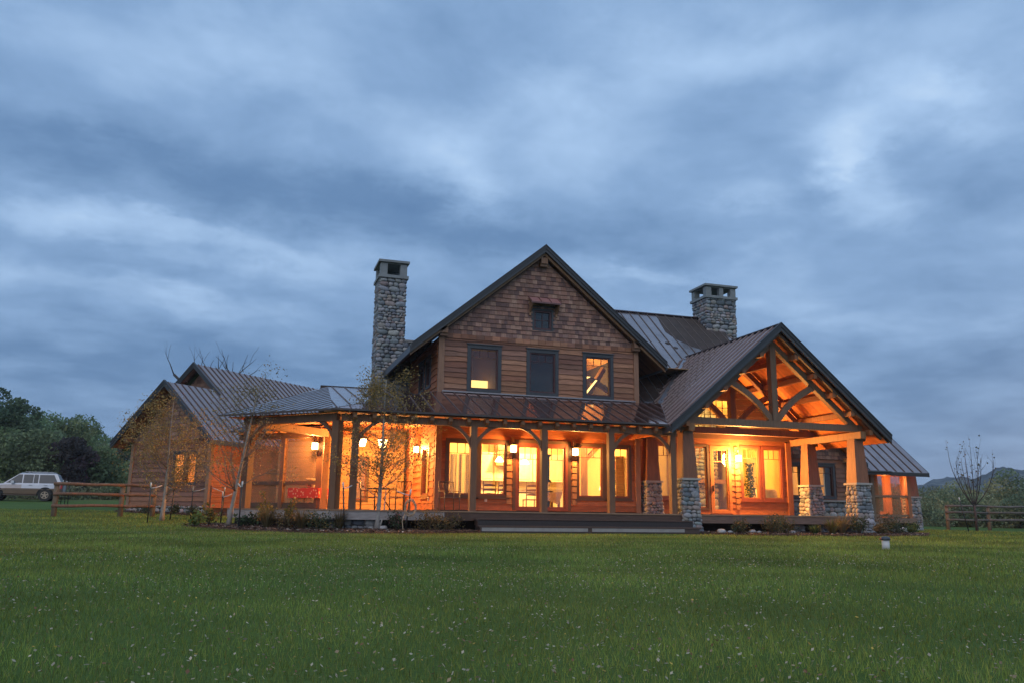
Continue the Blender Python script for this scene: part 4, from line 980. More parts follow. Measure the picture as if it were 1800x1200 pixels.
# ------------------------------------------------------------------ interiors
WARM = (1.0, .45, .115); LP = 4.3
def light(name, loc, power, r=.06, col=None, parent=None):
    col = col or WARM
    d = bpy.data.lights.new(name, 'POINT'); d.energy = power*LP; d.color = col; d.shadow_soft_size = r
    o = bpy.data.objects.new(name, d); o.location = loc; C.objects.link(o)
    if parent: o.parent = parent; o.location = np.array(loc)-np.array(parent.location)
    return o
def interiors():
    cream = (.80, .66, .38)
    # dining room and kitchen behind the porch
    mb = MB(); mb.box((6.45, 29.05, .60), (14.1, 33.6, .68), (.36, .22, .12)); part(mb, 'floor', 'wood')
    mb = MB(); strip_boards(mb, (6.4, 29.05, 3.75), (14.15, 29.05, 3.75), (14.15, 33.6, 3.75), (6.4, 33.6, 3.75), .2, [(.42, .26, .13), (.46, .30, .16)]); part(mb, 'ceiling', 'wood')
    mb = MB(); mb.box((6.4, 33.55, .68), (14.15, 33.65, 3.75), cream); mb.box((14.05, 29.05, .68), (14.12, 33.6, 3.75), cream); mb.box((6.43, 29.05, .68), (6.48, 29.7, 3.75), cream); mb.box((6.43, 31.2, .68), (6.48, 33.6, 3.75), cream); part(mb, 'inner_wall', 'plaster')
    mb = MB()
    for x in np.arange(7.4, 14, 1.6): mb.box((x, 29.05, 3.52), (x+.2, 33.6, 3.74), (.40, .22, .10))
    mb.box((12.95, 31.6, .68), (13.25, 31.9, 3.6), (.42, .24, .11)); mb.prism([(13.1, 31.65, 2.6), (13.1, 31.65, 2.8), (13.9, 31.65, 3.6), (13.9, 31.65, 3.4)], (0, .2, 0), (.42, .24, .11)); part(mb, 'inner_timber', 'timber')
    mb = MB(); W_ = (.85, .80, .68)
    for x in (8.9, 9.75, 10.6, 11.45, 12.0):
        mb.box((x, 33.2, 1.95), (x+.80, 33.54, 3.1), W_); mb.box((x+.08, 33.18, 2.03), (x+.72, 33.2, 3.02), tuple(k*.93 for k in W_)); mb.box((x, 32.95, .68), (x+.8, 33.54, 1.58), W_)
    mb.box((8.8, 32.9, 1.58), (12.9, 33.54, 1.64), (.25, .2, .16)); part(mb, 'kitchen_cabinet', 'trim')
    mb = MB(); mb.prism([(9.7, 32.8, 2.55), (10.6, 32.8, 2.55), (10.45, 33.1, 3.2), (9.85, 33.1, 3.2)], (0, .3, 0), (.30, .2, .12)); mb.box((9.8, 32.9, 3.2), (10.5, 33.5, 3.7), (.34, .23, .14)); part(mb, 'range_hood', 'wood')
    mb = MB()
    for k in range(9): mb.box((7.95+.11*k, 33.4+.05*(k % 2), .72), (8.05+.11*k, 33.45+.05*(k % 2), 3.0), (.42, .34, .22) if k % 3 else (.16, .12, .09))
    part(mb, 'curtain', 'fabric')
    # upper rooms
    mb = MB(); mb.box((6.45, 29.05, 3.95), (14.1, 34, 4.05), (.3, .18, .1)); mb.prism([(6.45, 34.0, 4.05), (14.1, 34.0, 4.05), (14.1, 34.0, 6.95), (10.25, 34.0, 10.15), (6.45, 34.0, 6.95)], (0, .1, 0), (.30, .17, .085)); mb.box((8.95, 29.05, 4.05), (9.05, 34, 7.4), (.34, .2, .1)); mb.box((11.3, 29.05, 4.05), (11.4, 34, 7.4), (.22, .14, .08)); part(mb, 'inner_wall', 'plaster')
    mb = MB()
    for s in (-1, 1): strip_boards(mb, (10.25, 29.05, 10.1), (10.25, 34, 10.1), (10.25+s*3.85, 34, 6.9), (10.25+s*3.85, 29.05, 6.9), .2, [(.36, .18, .08), (.40, .21, .10)])
    part(mb, 'ceiling', 'wood')
    mb = MB(); mb.beam(V(12.3, 30.4, 4.6), V(13.9, 31.4, 6.6), .16, .2, (.45, .24, .11)); mb.beam(V(11.9, 30.8, 6.7), V(14, 30.8, 5.5), .14, .2, (.42, .22, .1)); mb.beam(V(12.9, 31.2, 4.5), V(12.9, 31.2, 7.2), .2, .2, (.42, .22, .1), up=(1, 0, 0)); part(mb, 'inner_timber', 'timber')
    mb = MB(); mb.box((8.02, 31.6, 4.4), (8.93, 31.65, 5.82), (.8, .6, .3)); part(mb, 'glow_panel', emit_mat('doorway_glow', (1, .66, .20), 1.9))  # glowing board stands in for a lit doorway behind the left upper window
    mb = MB(); mb.prism([V(12.15, 29.9, 4.95), V(12.25, 29.9, 4.95), V(12.98, 29.9, 5.85), V(12.9, 29.9, 5.85)], (0, .03, 0), (1, 1, 1)); mb.prism([V(12.15, 29.95, 5.68), V(12.25, 29.95, 5.98), V(12.72, 29.95, 5.98)], (0, .03, 0), (1, 1, 1)); part(mb, 'glow_strip', emit_mat('glow_strip', (1, .68, .22), 2.6))  # two flat glowing shapes behind the third upper window
    # great room
    yel = (.72, .52, .20)
    mb = MB(); mb.box((14.4, 30.25, .60), (21.7, 36.4, .68), (.36, .22, .12)); part(mb, 'floor', 'wood')
    mb = MB(); mb.box((14.4, 36.3, .68), (21.7, 36.4, 6.62), yel); mb.box((21.6, 30.25, .68), (21.68, 36.3, 5.2), yel); mb.box((14.4, 30.25, .68), (14.46, 36.3, 6), yel); part(mb, 'inner_wall', 'plaster')
    mb = MB(); strip_boards(mb, (14.4, 30.2, 6.6), (21.7, 30.2, 6.6), (21.7, 36.4, 6.6), (14.4, 36.4, 6.6), .2, [(.42, .26, .13)]); part(mb, 'ceiling', 'wood')
    mb = MB(); mb.prism([(19.9, 30.25, 6.05), (21.6, 30.25, 4.62), (21.6, 36.3, 4.62), (19.9, 36.3, 6.05)], (0, 0, .05), (.46, .28, .13)); part(mb, 'ceiling', 'wood')
    mb = MB(); mb.box((19.3, 34.2, .68), (20.9, 35.6, 6.55), (.10, .09, .08)); stone_face(mb, (19.3, 34.2, .7), (20.9, 34.2, .7), (20.9, 34.2, 6.5), (19.3, 34.2, 6.5), -Y_, .24, dark=1.35); part(mb, 'indoor_chimney', 'stone')
    mb = MB(); mb.box((19.0, 33.9, 2.1), (21.2, 34.2, 2.28), (.30, .17, .09)); part(mb, 'mantel', 'timber')
    mb = MB()
    for x in (17.0, 17.5): mb.box((x, 36.22, 1.0), (x+.4, 36.3, 2.9), (.85, .75, .5))
    part(mb, 'panel_door', 'trim')
interiors()

WARM = (1.0, .56, .14)
light('kitchen_light', (10.6, 31.9, 3.3), 210, .15); light('dining_light', (8.2, 30.9, 3.3), 110, .15); light('hall_light', (13.0, 30.6, 3.3), 26, .15)
light('great_room_light', (19.0, 32.2, 4.9), 170, .2); light('great_room_lamp', (16.0, 33.4, 3.4), 40, .15)
light('loft_light', (12.8, 31.9, 6.3), 60, .12); light('loft_lamp', (7.6, 32.6, 4.9), 5, .1)
light('garage_light', tuple(at(-31.2, 28.6, 2.6)), 120, .1)
light('wing_light', (22.9, 32.4, 2.4), 22, .1)
WARM = (1.0, .43, .105)
light('right_porch_light', (28.4, 32.0, 2.3), 120, .06, (1, .38, .10))

light('screened_porch_light', tuple(at(-23.2, 26.4, 3.3)), 170, .06)
# ------------------------------------------------------------------ lamps
def lantern(name, loc, out, label, power, group=None, soft=.05):
    """square wall lantern: backplate, bracket, hood, glass, light; out = wall normal"""
    o = empty(name, tuple(loc), label, 'lamp', group); b = tuple(loc); loc = V(*loc); out = V(*out); sd = np.cross(out, Z_)
    fr = Fr(loc, sd, out)
    mb = MB(); mb.box((-.06, -.14, -.12), (.06, -.115, .42), (.30, .17, .08), fr); mb.box((-.05, -.115, .2), (.05, -.03, .34), (.35, .2, .09), fr); mb.build('backplate', M['timber'], o, b)
    mb = MB(); mb.prism([fr.p(x, y, .12) for x, y in ((-.12, -.12), (.12, -.12), (.12, .12), (-.12, .12))], (0, 0, .025), (.05, .035, .025))
    for x in (-.085, .085):
        for y in (-.085, .085): mb.box((x-.01, y-.01, -.13), (x+.01, y+.01, .12), (.05, .035, .025), fr)
    mb.box((-.09, -.09, -.15), (.09, .09, -.13), (.05, .035, .025), fr); mb.box((-.04, -.04, .145), (.04, .04, .22), (.05, .035, .025), fr); mb.build('frame', M['black'], o, b)
    mb = MB(); mb.box((-.075, -.075, -.125), (.075, .075, .115), (1, 1, 1), fr); mb.build('glass', M['lamp'], o, b)
    light('bulb', tuple(loc+out*.16+V(0, 0, -.02)), power, soft, parent=o)
    return o
lantern('wall_lantern', (9.14, 28.74, 2.93), (0, -1, 0), 'lit wall lantern left of the glazed double doors on the front porch', 80)
lantern('wall_lantern', (11.56, 28.74, 2.90), (0, -1, 0), 'lit wall lantern right of the glazed double doors on the front porch', 80)
lantern('wall_lantern', (6.15, 31.75, 3.0), (-1, 0, 0), 'lit wall lantern beside the tall window on the side wall of the deep porch', 115)
lantern('wall_lantern', (19.3, 29.94, 2.98), (0, -1, 0), 'lit wall lantern between the door and the paired windows under the timber gable', 480, soft=.45)
q = at(-21.3, 24.66, 3.05)
lantern('wall_lantern', tuple(q), tuple(-A_), 'lit lantern on the end post of the screened porch at far left', 75)
def pendant(loc, label, power):
    o = empty('pendant_lamp', loc, label, 'lamp'); b = loc; x, y, z = loc
    mb = MB(); mb.tube([(x, y, z+.16), (x, y, 3.75)], .012, (.04, .03, .025), 6); mb.build('chain', M['black'], o, b)
    mb = MB(); mb.lathe((x, y, z), [(.04, .2), (.16, .14), (.20, .13), (.20, .11)], (.06, .04, .03), 12); mb.build('canopy', M['black'], o, b)
    mb = MB(); mb.lathe((x, y, z), [(.17, .12), (.15, -.02), (.09, -.17)], (1, 1, 1), 12); mb.build('glass_shade', M['lamp'], o, b)
    light('bulb', (x, y, z-.28), power, .08, parent=o)
pendant((4.60, 30.2, 3.08), 'large lit lantern hanging from the ceiling of the deep porch behind the birch', 120)
pendant((4.10, 32.0, 3.24), 'smaller lit lamp hanging at the rear of the deep porch beside the corner posts', 90)

# ------------------------------------------------------------------ furniture
def ladder_chair(loc, rz, label):
    o = empty('dining_chair', loc, label, 'chair', 'dining chairs behind the porch windows', rz); w = (.24, .13, .06)
    mb = MB(); mb.box((-.24, -.22, .43), (.24, .22, .47), (.17, .10, .06)); mb.build('seat', M['wood'], o)
    for x in (-.22, .22):
        mb = MB(); mb.tube([(x, .21, 0), (x, .21, .45), (x*1.02, .28, 1.08)], .022, w, 6); mb.build('back_post', M['timber'], o)
        mb = MB(); mb.tube([(x, -.2, 0), (x, -.2, .44)], .02, w, 6); mb.build('leg', M['timber'], o)
    for z in (.62, .78, .94):
        mb = MB(); mb.prism([(-.21, .225+(z-.45)*.11, z-.03), (0, .225+(z-.45)*.11, z-.03), (.21, .225+(z-.45)*.11, z-.03), (.21, .225+(z-.45)*.11, z+.03), (0, .225+(z-.45)*.11, z+.055), (-.21, .225+(z-.45)*.11, z+.03)], (0, .02, 0), w); mb.build('slat', M['timber'], o)
ladder_chair((8.55, 29.75, .68), math.radians(165), 'ladder back chair behind the second porch window from the left, nearer its left edge')
ladder_chair((9.05, 29.95, .68), math.radians(190), 'ladder back chair behind the second porch window from the left, nearer its right edge')
ladder_chair((10.1, 29.6, .68), math.radians(178), 'ladder back dining chair seen through the left glazed door')
def dining_table():
    o = empty('dining_table', (10.6, 31.0, .68), 'dining table under a pale cloth inside the right glazed door', 'table')
    mb = MB(); mb.box((-1.1, -.5, .72), (1.1, .5, .76), (.3, .18, .1)); mb.build('table_top', M['wood'], o)
    for x in (-1, 1):
        for y in (-.42, .42): 
            mb = MB(); mb.box((x-.04, y-.04, 0), (x+.04, y+.04, .72), (.28, .16, .08)); mb.build('leg', M['timber'], o)
    mb = MB(); mb.box((.1, -.53, .765), (1.13, .53, .775), (.75, .62, .42)); mb.prism([(.1, -.53, .77), (1.13, -.53, .77), (.95, -.53, .3), (.5, -.53, .45), (.3, -.53, .35)], (0, -.01, 0), (.7, .58, .4)); mb.build('table_cloth', M['fabric'], o)
dining_table()
def armchair(loc, rz, label, col):
    o = empty('armchair', loc, label, 'armchair', None, rz)
    mb = MB(); mb.box((-.36, -.36, .2), (.36, .3, .44), col); mb.build('seat', M['fabric'], o)
    mb = MB(); mb.prism([(-.40, .26, .3), (-.40, .40, .3), (-.36, .52, 1.0), (-.26, .50, 1.08), (-.3, .40, 1.0)], (.80, 0, 0), col); mb.build('backrest', M['fabric'], o)
    for x in (-.44, .30):
        mb = MB(); mb.box((x, -.36, .2), (x+.14, .4, .62), tuple(k*.9 for k in col)); mb.build('armrest', M['fabric'], o)
    for x in (-.36, .36):
        for y in (-.3, .34):
            mb = MB(); mb.tube([(x, y, 0), (x, y, .2)], .025, (.12, .07, .04), 6); mb.build('leg', M['timber'], o)
armchair((20.75, 31.0, .68), math.radians(200), 'cream armchair behind the left of the paired great room windows', (.62, .5, .33))
armchair((21.25, 30.9, .68), math.radians(150), 'pale armchair behind the right of the paired great room windows', (.55, .44, .30))
armchair((17.5, 31.2, .68), math.radians(185), 'rounded brown armchair behind the window left of the gable door', (.22, .14, .08))
def indoor_tree():
    o = empty('potted_tree', (21.1, 31.9, .68), 'tall dark potted tree indoors behind the paired great room windows', 'plant')
    mb = MB(); mb.lathe((0, 0, 0), [(.16, 0), (.22, .35), (.2, .36), (.19, .3)], (.25, .14, .08), 14); mb.build('pot', M['plaster'], o)
    mb = MB(); mb.tube([(0, 0, .3), (.03, 0, 1.0), (0, .02, 1.9)], [.03, .025, .01], (.12, .08, .05), 6); mb.build('trunk', M['bark'], o)
    q, c = [], []
    for _ in range(380):
        z = rng.uniform(.5, 2.25); r = (.26+.05*math.sin(z*9+1))*rng.uniform(.1, 1.15)*(1 if z < 1.7 else .75); t = rng.uniform(0, 6.28); p = V(r*math.cos(t), r*math.sin(t), z)
        d = rng.normal(0, 1, 3); d /= np.linalg.norm(d); e = np.cross(d, rng.normal(0, 1, 3)); e /= np.linalg.norm(e); d *= .07; e *= .035
        q.append([p-d, p+e, p+d, p-e]); c.append(V(.05, .08, .03)*rng.uniform(.6, 1.5))
    quad_mesh('crown', q, c, M['leaf'], o)
indoor_tree()
def bookshelf():
    o = empty('bookshelf', (13.86, 30.3, .68), 'tall wooden bookshelf of coloured books at the right edge inside the rightmost main wall window', 'bookshelf')
    mb = MB()
    for y in (-.5, .47): mb.box((-.17, y, 0), (.17, y+.03, 2.2), (.30, .17, .08))
    for z in (0, .42, .84, 1.26, 1.68, 2.17): mb.box((-.17, -.47, z), (.17, .47, z+.03), (.32, .18, .09))
    mb.build('case', M['wood'], o)
    for z in (.03, .45, .87, 1.29, 1.71):
        y = -.46
        while y < .40:
            w = random.uniform(.025, .06); mb = MB(); mb.box((-.14, y, z), (.10, y+w, z+random.uniform(.2, .33)), random.choice([(.35, .06, .04), (.10, .14, .2), (.5, .42, .28), (.16, .2, .1), (.3, .2, .1)])); y += w+.004
            if random.random() < .8: bk.append(mb)
    allb = MB()
    for m_ in bk:
        allb.add(m_.v, m_.f, m_.c[0])
    b = allb.build('books', M['fabric'], o); b['kind'] = 'stuff'
bk = []
bookshelf()
def table_lamp():
    o = empty('table_lamp', (13.75, 31.2, .68), 'small lamp with a white shade on a low chest behind the rightmost main wall window', 'lamp')
    mb = MB(); mb.box((-.25, -.2, 0), (.25, .2, .62), (.38, .25, .14)); mb.build('chest', M['wood'], o)
    mb = MB(); mb.lathe((0, 0, .62), [(.07, 0), (.05, .05), (.02, .2), (.02, .3)], (.2, .15, .1), 12); mb.build('base', M['metal'], o)
    mb = MB(); mb.lathe((0, 0, .92), [(.15, 0), (.13, .14), (.09, .26)], (1, 1, 1), 14); mb.build('lamp_shade', M['lamp_soft'], o)
table_lamp()
def ceiling_pendant(loc, label):
    o = empty('dining_pendant', loc, label, 'lamp')
    mb = MB(); mb.tube([(0, 0, .15), (0, 0, 3.7-loc[2])], .01, (.06, .05, .04), 6); mb.build('cord', M['black'], o)
    mb = MB(); mb.lathe((0, 0, 0), [(.17, -.05), (.12, .05), (.04, .15)], (1, 1, 1), 14); mb.build('shade', M['lamp'], o)
ceiling_pendant((9.35, 31.2, 2.65), 'bell shaped pendant lamp in the kitchen seen through the second porch window')
ceiling_pendant((10.2, 30.6, 2.55), 'bell shaped pendant lamp seen at the left edge of the left glazed door')
def patio_chair(loc, rz, label):
    o = empty('patio_chair', loc, label, 'chair', 'metal chairs on the porch', rz); c = (.085, .055, .04)
    mb = MB(); mb.box((-.26, -.24, .42), (.26, .24, .45), (.10, .07, .05))
    mb.build('seat', M['black'], o)
    for x in (-.27, .27):
        mb = MB(); mb.tube([(x, .24, 0), (x, .24, .45), (x, .30, .98)], .017, c, 6); mb.build('back_post', M['black'], o)
        mb = MB(); mb.tube([(x, -.24, 0), (x, -.24, .62)], .016, c, 6); mb.build('leg', M['black'], o)
        mb = MB(); mb.beam((x, -.3, .64), (x, .26, .66), .055, .025, (.20, .11, .06)); mb.build('armrest', M['timber'], o)
    mb = MB(); mb.tube([(-.27, .30, .97), (.27, .30, .97)], .018, c, 6); mb.tube([(-.27, .26, .6), (.27, .26, .6)], .012, c, 6)
    for k in (-.2, -.1, 0, .1, .2): mb.tube([(k*.35, .26, .6), (k*1.15, .295, .96)], .009, c, 5)
    mb.build('backrest', M['black'], o)
patio_chair((6.52, 27.55, DZ), math.radians(10), 'metal chair with a twig pattern back under the leftmost main wall window')
patio_chair((5.0, 28.4, DZ), math.radians(-35), 'metal chair with a twig pattern back beside the coiled hose, near the corner wall')
patio_chair((4.05, 29.4, DZ), math.radians(80), 'metal chair on the porch hidden behind the birch leaves')
def patio_table():
    o = empty('patio_table', (4.45, 29.0, DZ), 'round dark metal table on the porch behind the birch trunk', 'table')
    mb = MB(); mb.lathe((0, 0, .70), [(.5, 0), (.52, .02), (.5, .04)], (.07, .05, .04), 24); mb.build('table_top', M['black'], o)
    for k in range(3):
        t = k*2.09; mb = MB(); mb.tube([(.35*math.cos(t), .35*math.sin(t), 0), (.08*math.cos(t), .08*math.sin(t), .4), (.3*math.cos(t), .3*math.sin(t), .7)], .02, (.07, .05, .04), 6); mb.build('leg', M['black'], o)
patio_table()
def porch_table():
    p = at(-21.75, 25.1, .72); rz = math.radians(-45)
    o = empty('porch_table', tuple(p), 'table under a red patterned cloth inside the screened porch', 'table', None, rz)
    mb = MB(); mb.box((-.7, -.4, .70), (.7, .4, .74), (.2, .12, .07)); mb.build('table_top', M['wood'], o)
    for x in (-.6, .6):
        for y in (-.32, .32): 
            mb = MB(); mb.tube([(x, y, 0), (x*.92, y*.92, .35), (x, y, .7)], .022, (.25, .10, .05), 6); mb.build('leg', M['timber'], o)
    m, nt, N, L = new_mat('red_cloth'); tc = N.new('ShaderNodeTexCoord'); vo = N.new('ShaderNodeTexVoronoi'); vo.inputs['Scale'].default_value = 9; L.new(tc.outputs['Object'], vo.inputs[0])
    r = N.new('ShaderNodeValToRGB'); e = r.color_ramp.elements; e[0].position = .25; e[0].color = (.55, .33, .24, 1); e[1].position = .34; e[1].color = (.42, .035, .03, 1); L.new(vo.outputs['Distance'], r.inputs[0])
    p_ = N.new('ShaderNodeBsdfPrincipled'); L.new(r.outputs[0], p_.inputs[0]); p_.inputs['Roughness'].default_value = .9; ou = N.new('ShaderNodeOutputMaterial'); L.new(p_.outputs[0], ou.inputs[0])
    mb = MB(); mb.box((-.74, -.44, .742), (.74, .44, .75), (1, 1, 1))
    for pts, d in (([(-.74, -.445, .75), (.74, -.445, .75), (.74, -.46, .38), (-.74, -.46, .38)], (0, -.01, 0)), ([(.745, -.44, .75), (.745, .44, .75), (.76, .44, .38), (.76, -.44, .38)], (.01, 0, 0)), ([(-.745, -.44, .75), (-.745, .44, .75), (-.76, .44, .38), (-.76, -.44, .38)], (-.01, 0, 0))): mb.prism(pts, d, (1, 1, 1))
    mb.build('table_cloth', m, o)
    b = empty('white_basket', tuple(p+V(0, 0, .752)), 'white lidded basket standing on the red tablecloth', 'basket')
    mb = MB(); mb.lathe((0, 0, 0), [(.14, 0), (.19, .3)], (.8, .74, .6), 12); mb.build('body', M['fabric'], b)
    mb = MB(); mb.lathe((0, 0, .3), [(.22, 0), (.23, .05), (.2, .08)], (.85, .78, .62), 12); mb.build('lid', M['fabric'], b)
porch_table()

# ------------------------------------------------------------------ grass and fallen leaves
def make_grass():
    bands = [(2.4, 4.5, 3600, .0030, .042), (4.5, 7, 2400, .004, .042), (7, 11, 1200, .006, .045), (11, 17, 620, .009, .06), (17, 26, 330, .013, .06), (26, 46, 120, .022, .07)]
    q, c = [], []
    for r0, r1, den, w, h in bands:
        a0, a1 = math.radians(17.45-34.5), math.radians(17.45+34.5)
        n = int(den*(r1*r1-r0*r0)*(a1-a0)/2)
        r = np.sqrt(rng.uniform(r0*r0, r1*r1, n)); t = rng.uniform(a0, a1, n); x, y = r*np.sin(t), r*np.cos(t)
        ok = np.ones(n, bool)
        for poly in MULCH+[PATIO]: ok &= ~inside(x, y, poly)
        ok &= ~((y > 25.3) & (x > 2.2) & (x < 25.5)) & ~((x+y > 27.05*1.4142) & (y-x > 36) & (x > -30) & (r > 36)) & ~((y+x > 28.4) & (x > -.6) & (x <= 2.3))
        x, y = x[ok], y[ok]; n = len(x); z = np.array([g(a, b) for a, b in zip(x, y)])
        clump = .75+.5*np.sin(x*1.7+np.sin(y*2.3))*np.sin(y*1.3+np.cos(x*1.9))
        hh = h*rng.uniform(.45, 1.15, n)*(.75+.35*clump); th = rng.uniform(0, 6.283, n); ln = rng.uniform(.1, .75, n)*hh; lt = th+rng.normal(0, .9, n)
        d = np.stack([np.cos(th)*w/2, np.sin(th)*w/2, 0*x], 1); o = np.stack([x, y, z-.004], 1)
        tip = o+np.stack([np.cos(lt+1.57)*ln, np.sin(lt+1.57)*ln, hh], 1)
        q.append(np.stack([o-d, o+d, tip], 1))
        pt = np.sin(x*.31+1.1*np.sin(y*.23))*np.sin(y*.27+1.3*np.cos(x*.19)+.7)+.5*np.sin(x*.83+y*.57)*np.sin(y*1.1-x*.4)
        k = rng.uniform(.5, 1.6, n)*(.7+.5*clump); yel = rng.uniform(0, 1, n)**3
        base = np.stack([.138+.11*yel, .205+.045*yel, .044+.012*yel], 1)*k[:, None]*(1+np.stack([.26*pt, .12*pt, .04*pt], 1))
        dry = rng.random(n) < .045; base[dry] = np.array([.20, .17, .085])*k[dry][:, None]
        c.append(base)
    o = quad_mesh('grass', np.concatenate(q), np.concatenate(c), M['grass'], k=3)
    tag(o, 'short green lawn grass with a few dry blades', 'grass', kind='stuff')
    # fallen leaves
    q, c = [], []
    a0, a1 = math.radians(17.45-34), math.radians(17.45+34)
    for r0, r1, den in ((2.6, 5, 190), (5, 9, 125), (9, 15, 66), (15, 26, 22)):
        n = int(den*(r1*r1-r0*r0)*(a1-a0)/2); r = np.sqrt(rng.uniform(r0*r0, r1*r1, n)); t = rng.uniform(a0, a1, n)
        for x, y in zip(r*np.sin(t), r*np.cos(t)):
            if math.sin(x*.9+1.3*math.sin(y*.7))+math.sin(y*1.1-x*.4) < rng.uniform(-2.6, .9): continue
            if y > 24: continue
            l = rng.uniform(.005, .0120)*(1 if r1 < 10 else 1.25); a = rng.uniform(0, 6.28); tl = rng.normal(0, .5, 2)
            e1 = V(math.cos(a), math.sin(a), tl[0]); e1 /= np.linalg.norm(e1); e2 = np.cross(V(-.2*tl[1], tl[1], 1), e1); e2 /= np.linalg.norm(e2)
            p = V(x, y, g(x, y)+rng.uniform(.028, .052)); w = l*rng.uniform(.45, .8)
            q.append([p-e1*l, p-e2*w, p+e1*l*1.1, p+e2*w])
            u = rng.random()
            c.append((V(.50, .45, .35) if u < .5 else V(.38, .30, .19) if u < .76 else V(.22, .12, .07) if u < .93 else V(.55, .38, .08))*rng.uniform(.6, 1.25))
    tag(quad_mesh('fallen_leaves', q, c, M['leaf']), 'small pale autumn leaves scattered over the lawn', 'leaves', kind='stuff')
make_grass()

# ------------------------------------------------------------------ trees
def branch_tree(mbs, p, d, L, r, depth, spread, up, col, tips, seg=4, taper=.55):
    pts = [np.array(p, float)]; rad = [r]; dd = np.array(d, float)
    for i in range(seg):
        dd = dd+rng.normal(0, .09, 3)+V(0, 0, up*.12); dd /= np.linalg.norm(dd); pts.append(pts[-1]+dd*L/seg); rad.append(r*(1-(1-taper)*(i+1)/seg))
    mbs.tube(pts, rad, col, 5 if depth else 4)
    tips.extend(pts[2:])
    if depth <= 0: tips.append(pts[-1]); return
    for k in range(rng.integers(2, 4)):
        i = rng.integers(1, seg+1); q = pts[i]; t = rng.uniform(0, 6.28)
        ax = np.cross(dd, V(math.cos(t), math.sin(t), .3)); ax /= np.linalg.norm(ax)+1e-9
        nd = dd*math.cos(spread)+ax*math.sin(spread); nd /= np.linalg.norm(nd)
        branch_tree(mbs, q, nd, L*rng.uniform(.5, .75), rad[i]*.6, depth-1, spread, up, col, tips, max(3, seg-1))
def leaves_at(centres, n, spread, size, cols, flat=.0):
    q, c = [], []; centres = np.array(centres)
    for _ in range(n):
        p = centres[rng.integers(len(centres))]+rng.normal(0, spread, 3)
        d = rng.normal(0, 1, 3); d /= np.linalg.norm(d); e = np.cross(d, rng.normal(0, 1, 3)); e /= np.linalg.norm(e)+1e-9
        s = size*rng.uniform(.6, 1.35); q.append([p-d*s*.55, p+e*s*.42, p+d*s*.6, p-e*s*.42]); c.append(V(*cols[rng.integers(len(cols))])*rng.uniform(.65, 1.35))
    return q, c
def aspen(x, y, H, lean, label, nleaf, crown, cols, multi=False, lo=.3, leafsize=.05, pale=(.27, .24, .21), r0=.06):
    z = g(x, y)+.03; o = empty('aspen_tree', (x, y, z), label, 'tree')
    mb = MB(); pts = [V(lean[0]*t**1.3+.03*math.sin(t*5), lean[1]*t, -.05+H*t) for t in np.linspace(0, 1, 14)]
    rad = [r0*(1-.9*t)+.006 for t in np.linspace(0, 1, 14)]; rad[0] *= 1.4
    mb.tube(pts, rad, pale, 9)
    if multi: mb.tube([V(.05, 0, 0), V(.13, -.03, .25), V(.2, 0, .6), V(.24, .02, 1.3)], [.05, .03, .022, .01], pale, 7)
    mb.build('trunk', M['bark'], o)
    mb = MB(); tips = []
    for k in range(40):
        f = lo+(.97-lo)*rng.random()**1.45; i = f*13; p = pts[int(i)]*(1-i % 1)+pts[min(13, int(i)+1)]*(i % 1)
        t = rng.uniform(0, 6.28); L = crown*(1.22-f)*rng.uniform(.8, 1.3)*(1.0 if f > lo+.12 else .75)
        d = V(math.cos(t), math.sin(t), rng.uniform(.35, 1.1)); d /= np.linalg.norm(d)
        branch_tree(mb, p, d, L, .016*(1.2-f), 1, .6, .5, tuple(k_*.55 for k_ in pale), tips)
    mb.build('branches', M['bark'], o)
    if nleaf:
        q, c = leaves_at(tips, nleaf, .16, leafsize, cols); quad_mesh('leaves', q, c, M['leaf'], o)
GOLD = [(.34, .22, .07), (.40, .27, .08), (.27, .18, .06), (.30, .23, .09), (.22, .18, .08)]
aspen(-2.87, 33.2, 4.35, (.05, 0), 'bushy golden aspen in front of the shingled garage gable', 9500, 1.6, GOLD, lo=.14, r0=.075, leafsize=.05)
aspen(-.47, 28.2, 4.95, (.75, .1), 'tall sparse leaning aspen at the left corner of the porch', 3000, 1.7, [(.26, .20, .09), (.32, .23, .09), (.20, .18, .10)], lo=.22, r0=.065)
aspen(3.9, 26.0, 4.75, (.12, 0), 'pale forked birch with golden leaves in front of the deep porch', 9500, 1.6, GOLD, multi=True, lo=.2, pale=(.30, .285, .265), r0=.07)
def bare_tree():
    x, y = 33.2, 31.6; o = empty('bare_tree', (x, y, g(x, y)), 'young bare tree with upright twigs in front of the right fence', 'tree')
    mb = MB(); mb.tube([V(0, 0, -.05), V(.0, 0, .8), V(-.02, 0, 1.25)], [.07, .06, .055], (.075, .052, .045), 8); mb.build('trunk', M['bark'], o)
    mb = MB(); tips = []
    for k in range(9):
        t = k*.7+rng.uniform(-.2, .2); sp = rng.uniform(.35, 1.5)
        p0 = V(-.02, 0, 1.15); w = V(math.cos(t), math.sin(t)*.6, 0)*sp; H = rng.uniform(2.3, 3.35)-.3*sp
        pts = [p0+w*(1-(1-s)**2)*1.0+V(0, 0, H*s**1.05) for s in np.linspace(0, 1, 9)]
        mb.tube(pts, [.024*(1-.85*s)+.003 for s in np.linspace(0, 1, 9)], (.06, .045, .04), 5); tips += pts[5:]
        for j in range(5):
            i = rng.integers(2, 8); d = V(rng.normal(0, .25), rng.normal(0, .25), 1); branch_tree(mb, pts[i], d/np.linalg.norm(d), rng.uniform(.5, 1.1), .010, 0, .3, .8, (.06, .045, .04), tips, 4, .3)
    mb.build('branches', M['bark'], o)
    q, c = leaves_at(tips, 110, .05, .09, [(.12, .09, .04), (.16, .10, .04), (.10, .10, .05)]); quad_mesh('leaves', q, c, M['leaf'], o)
bare_tree()
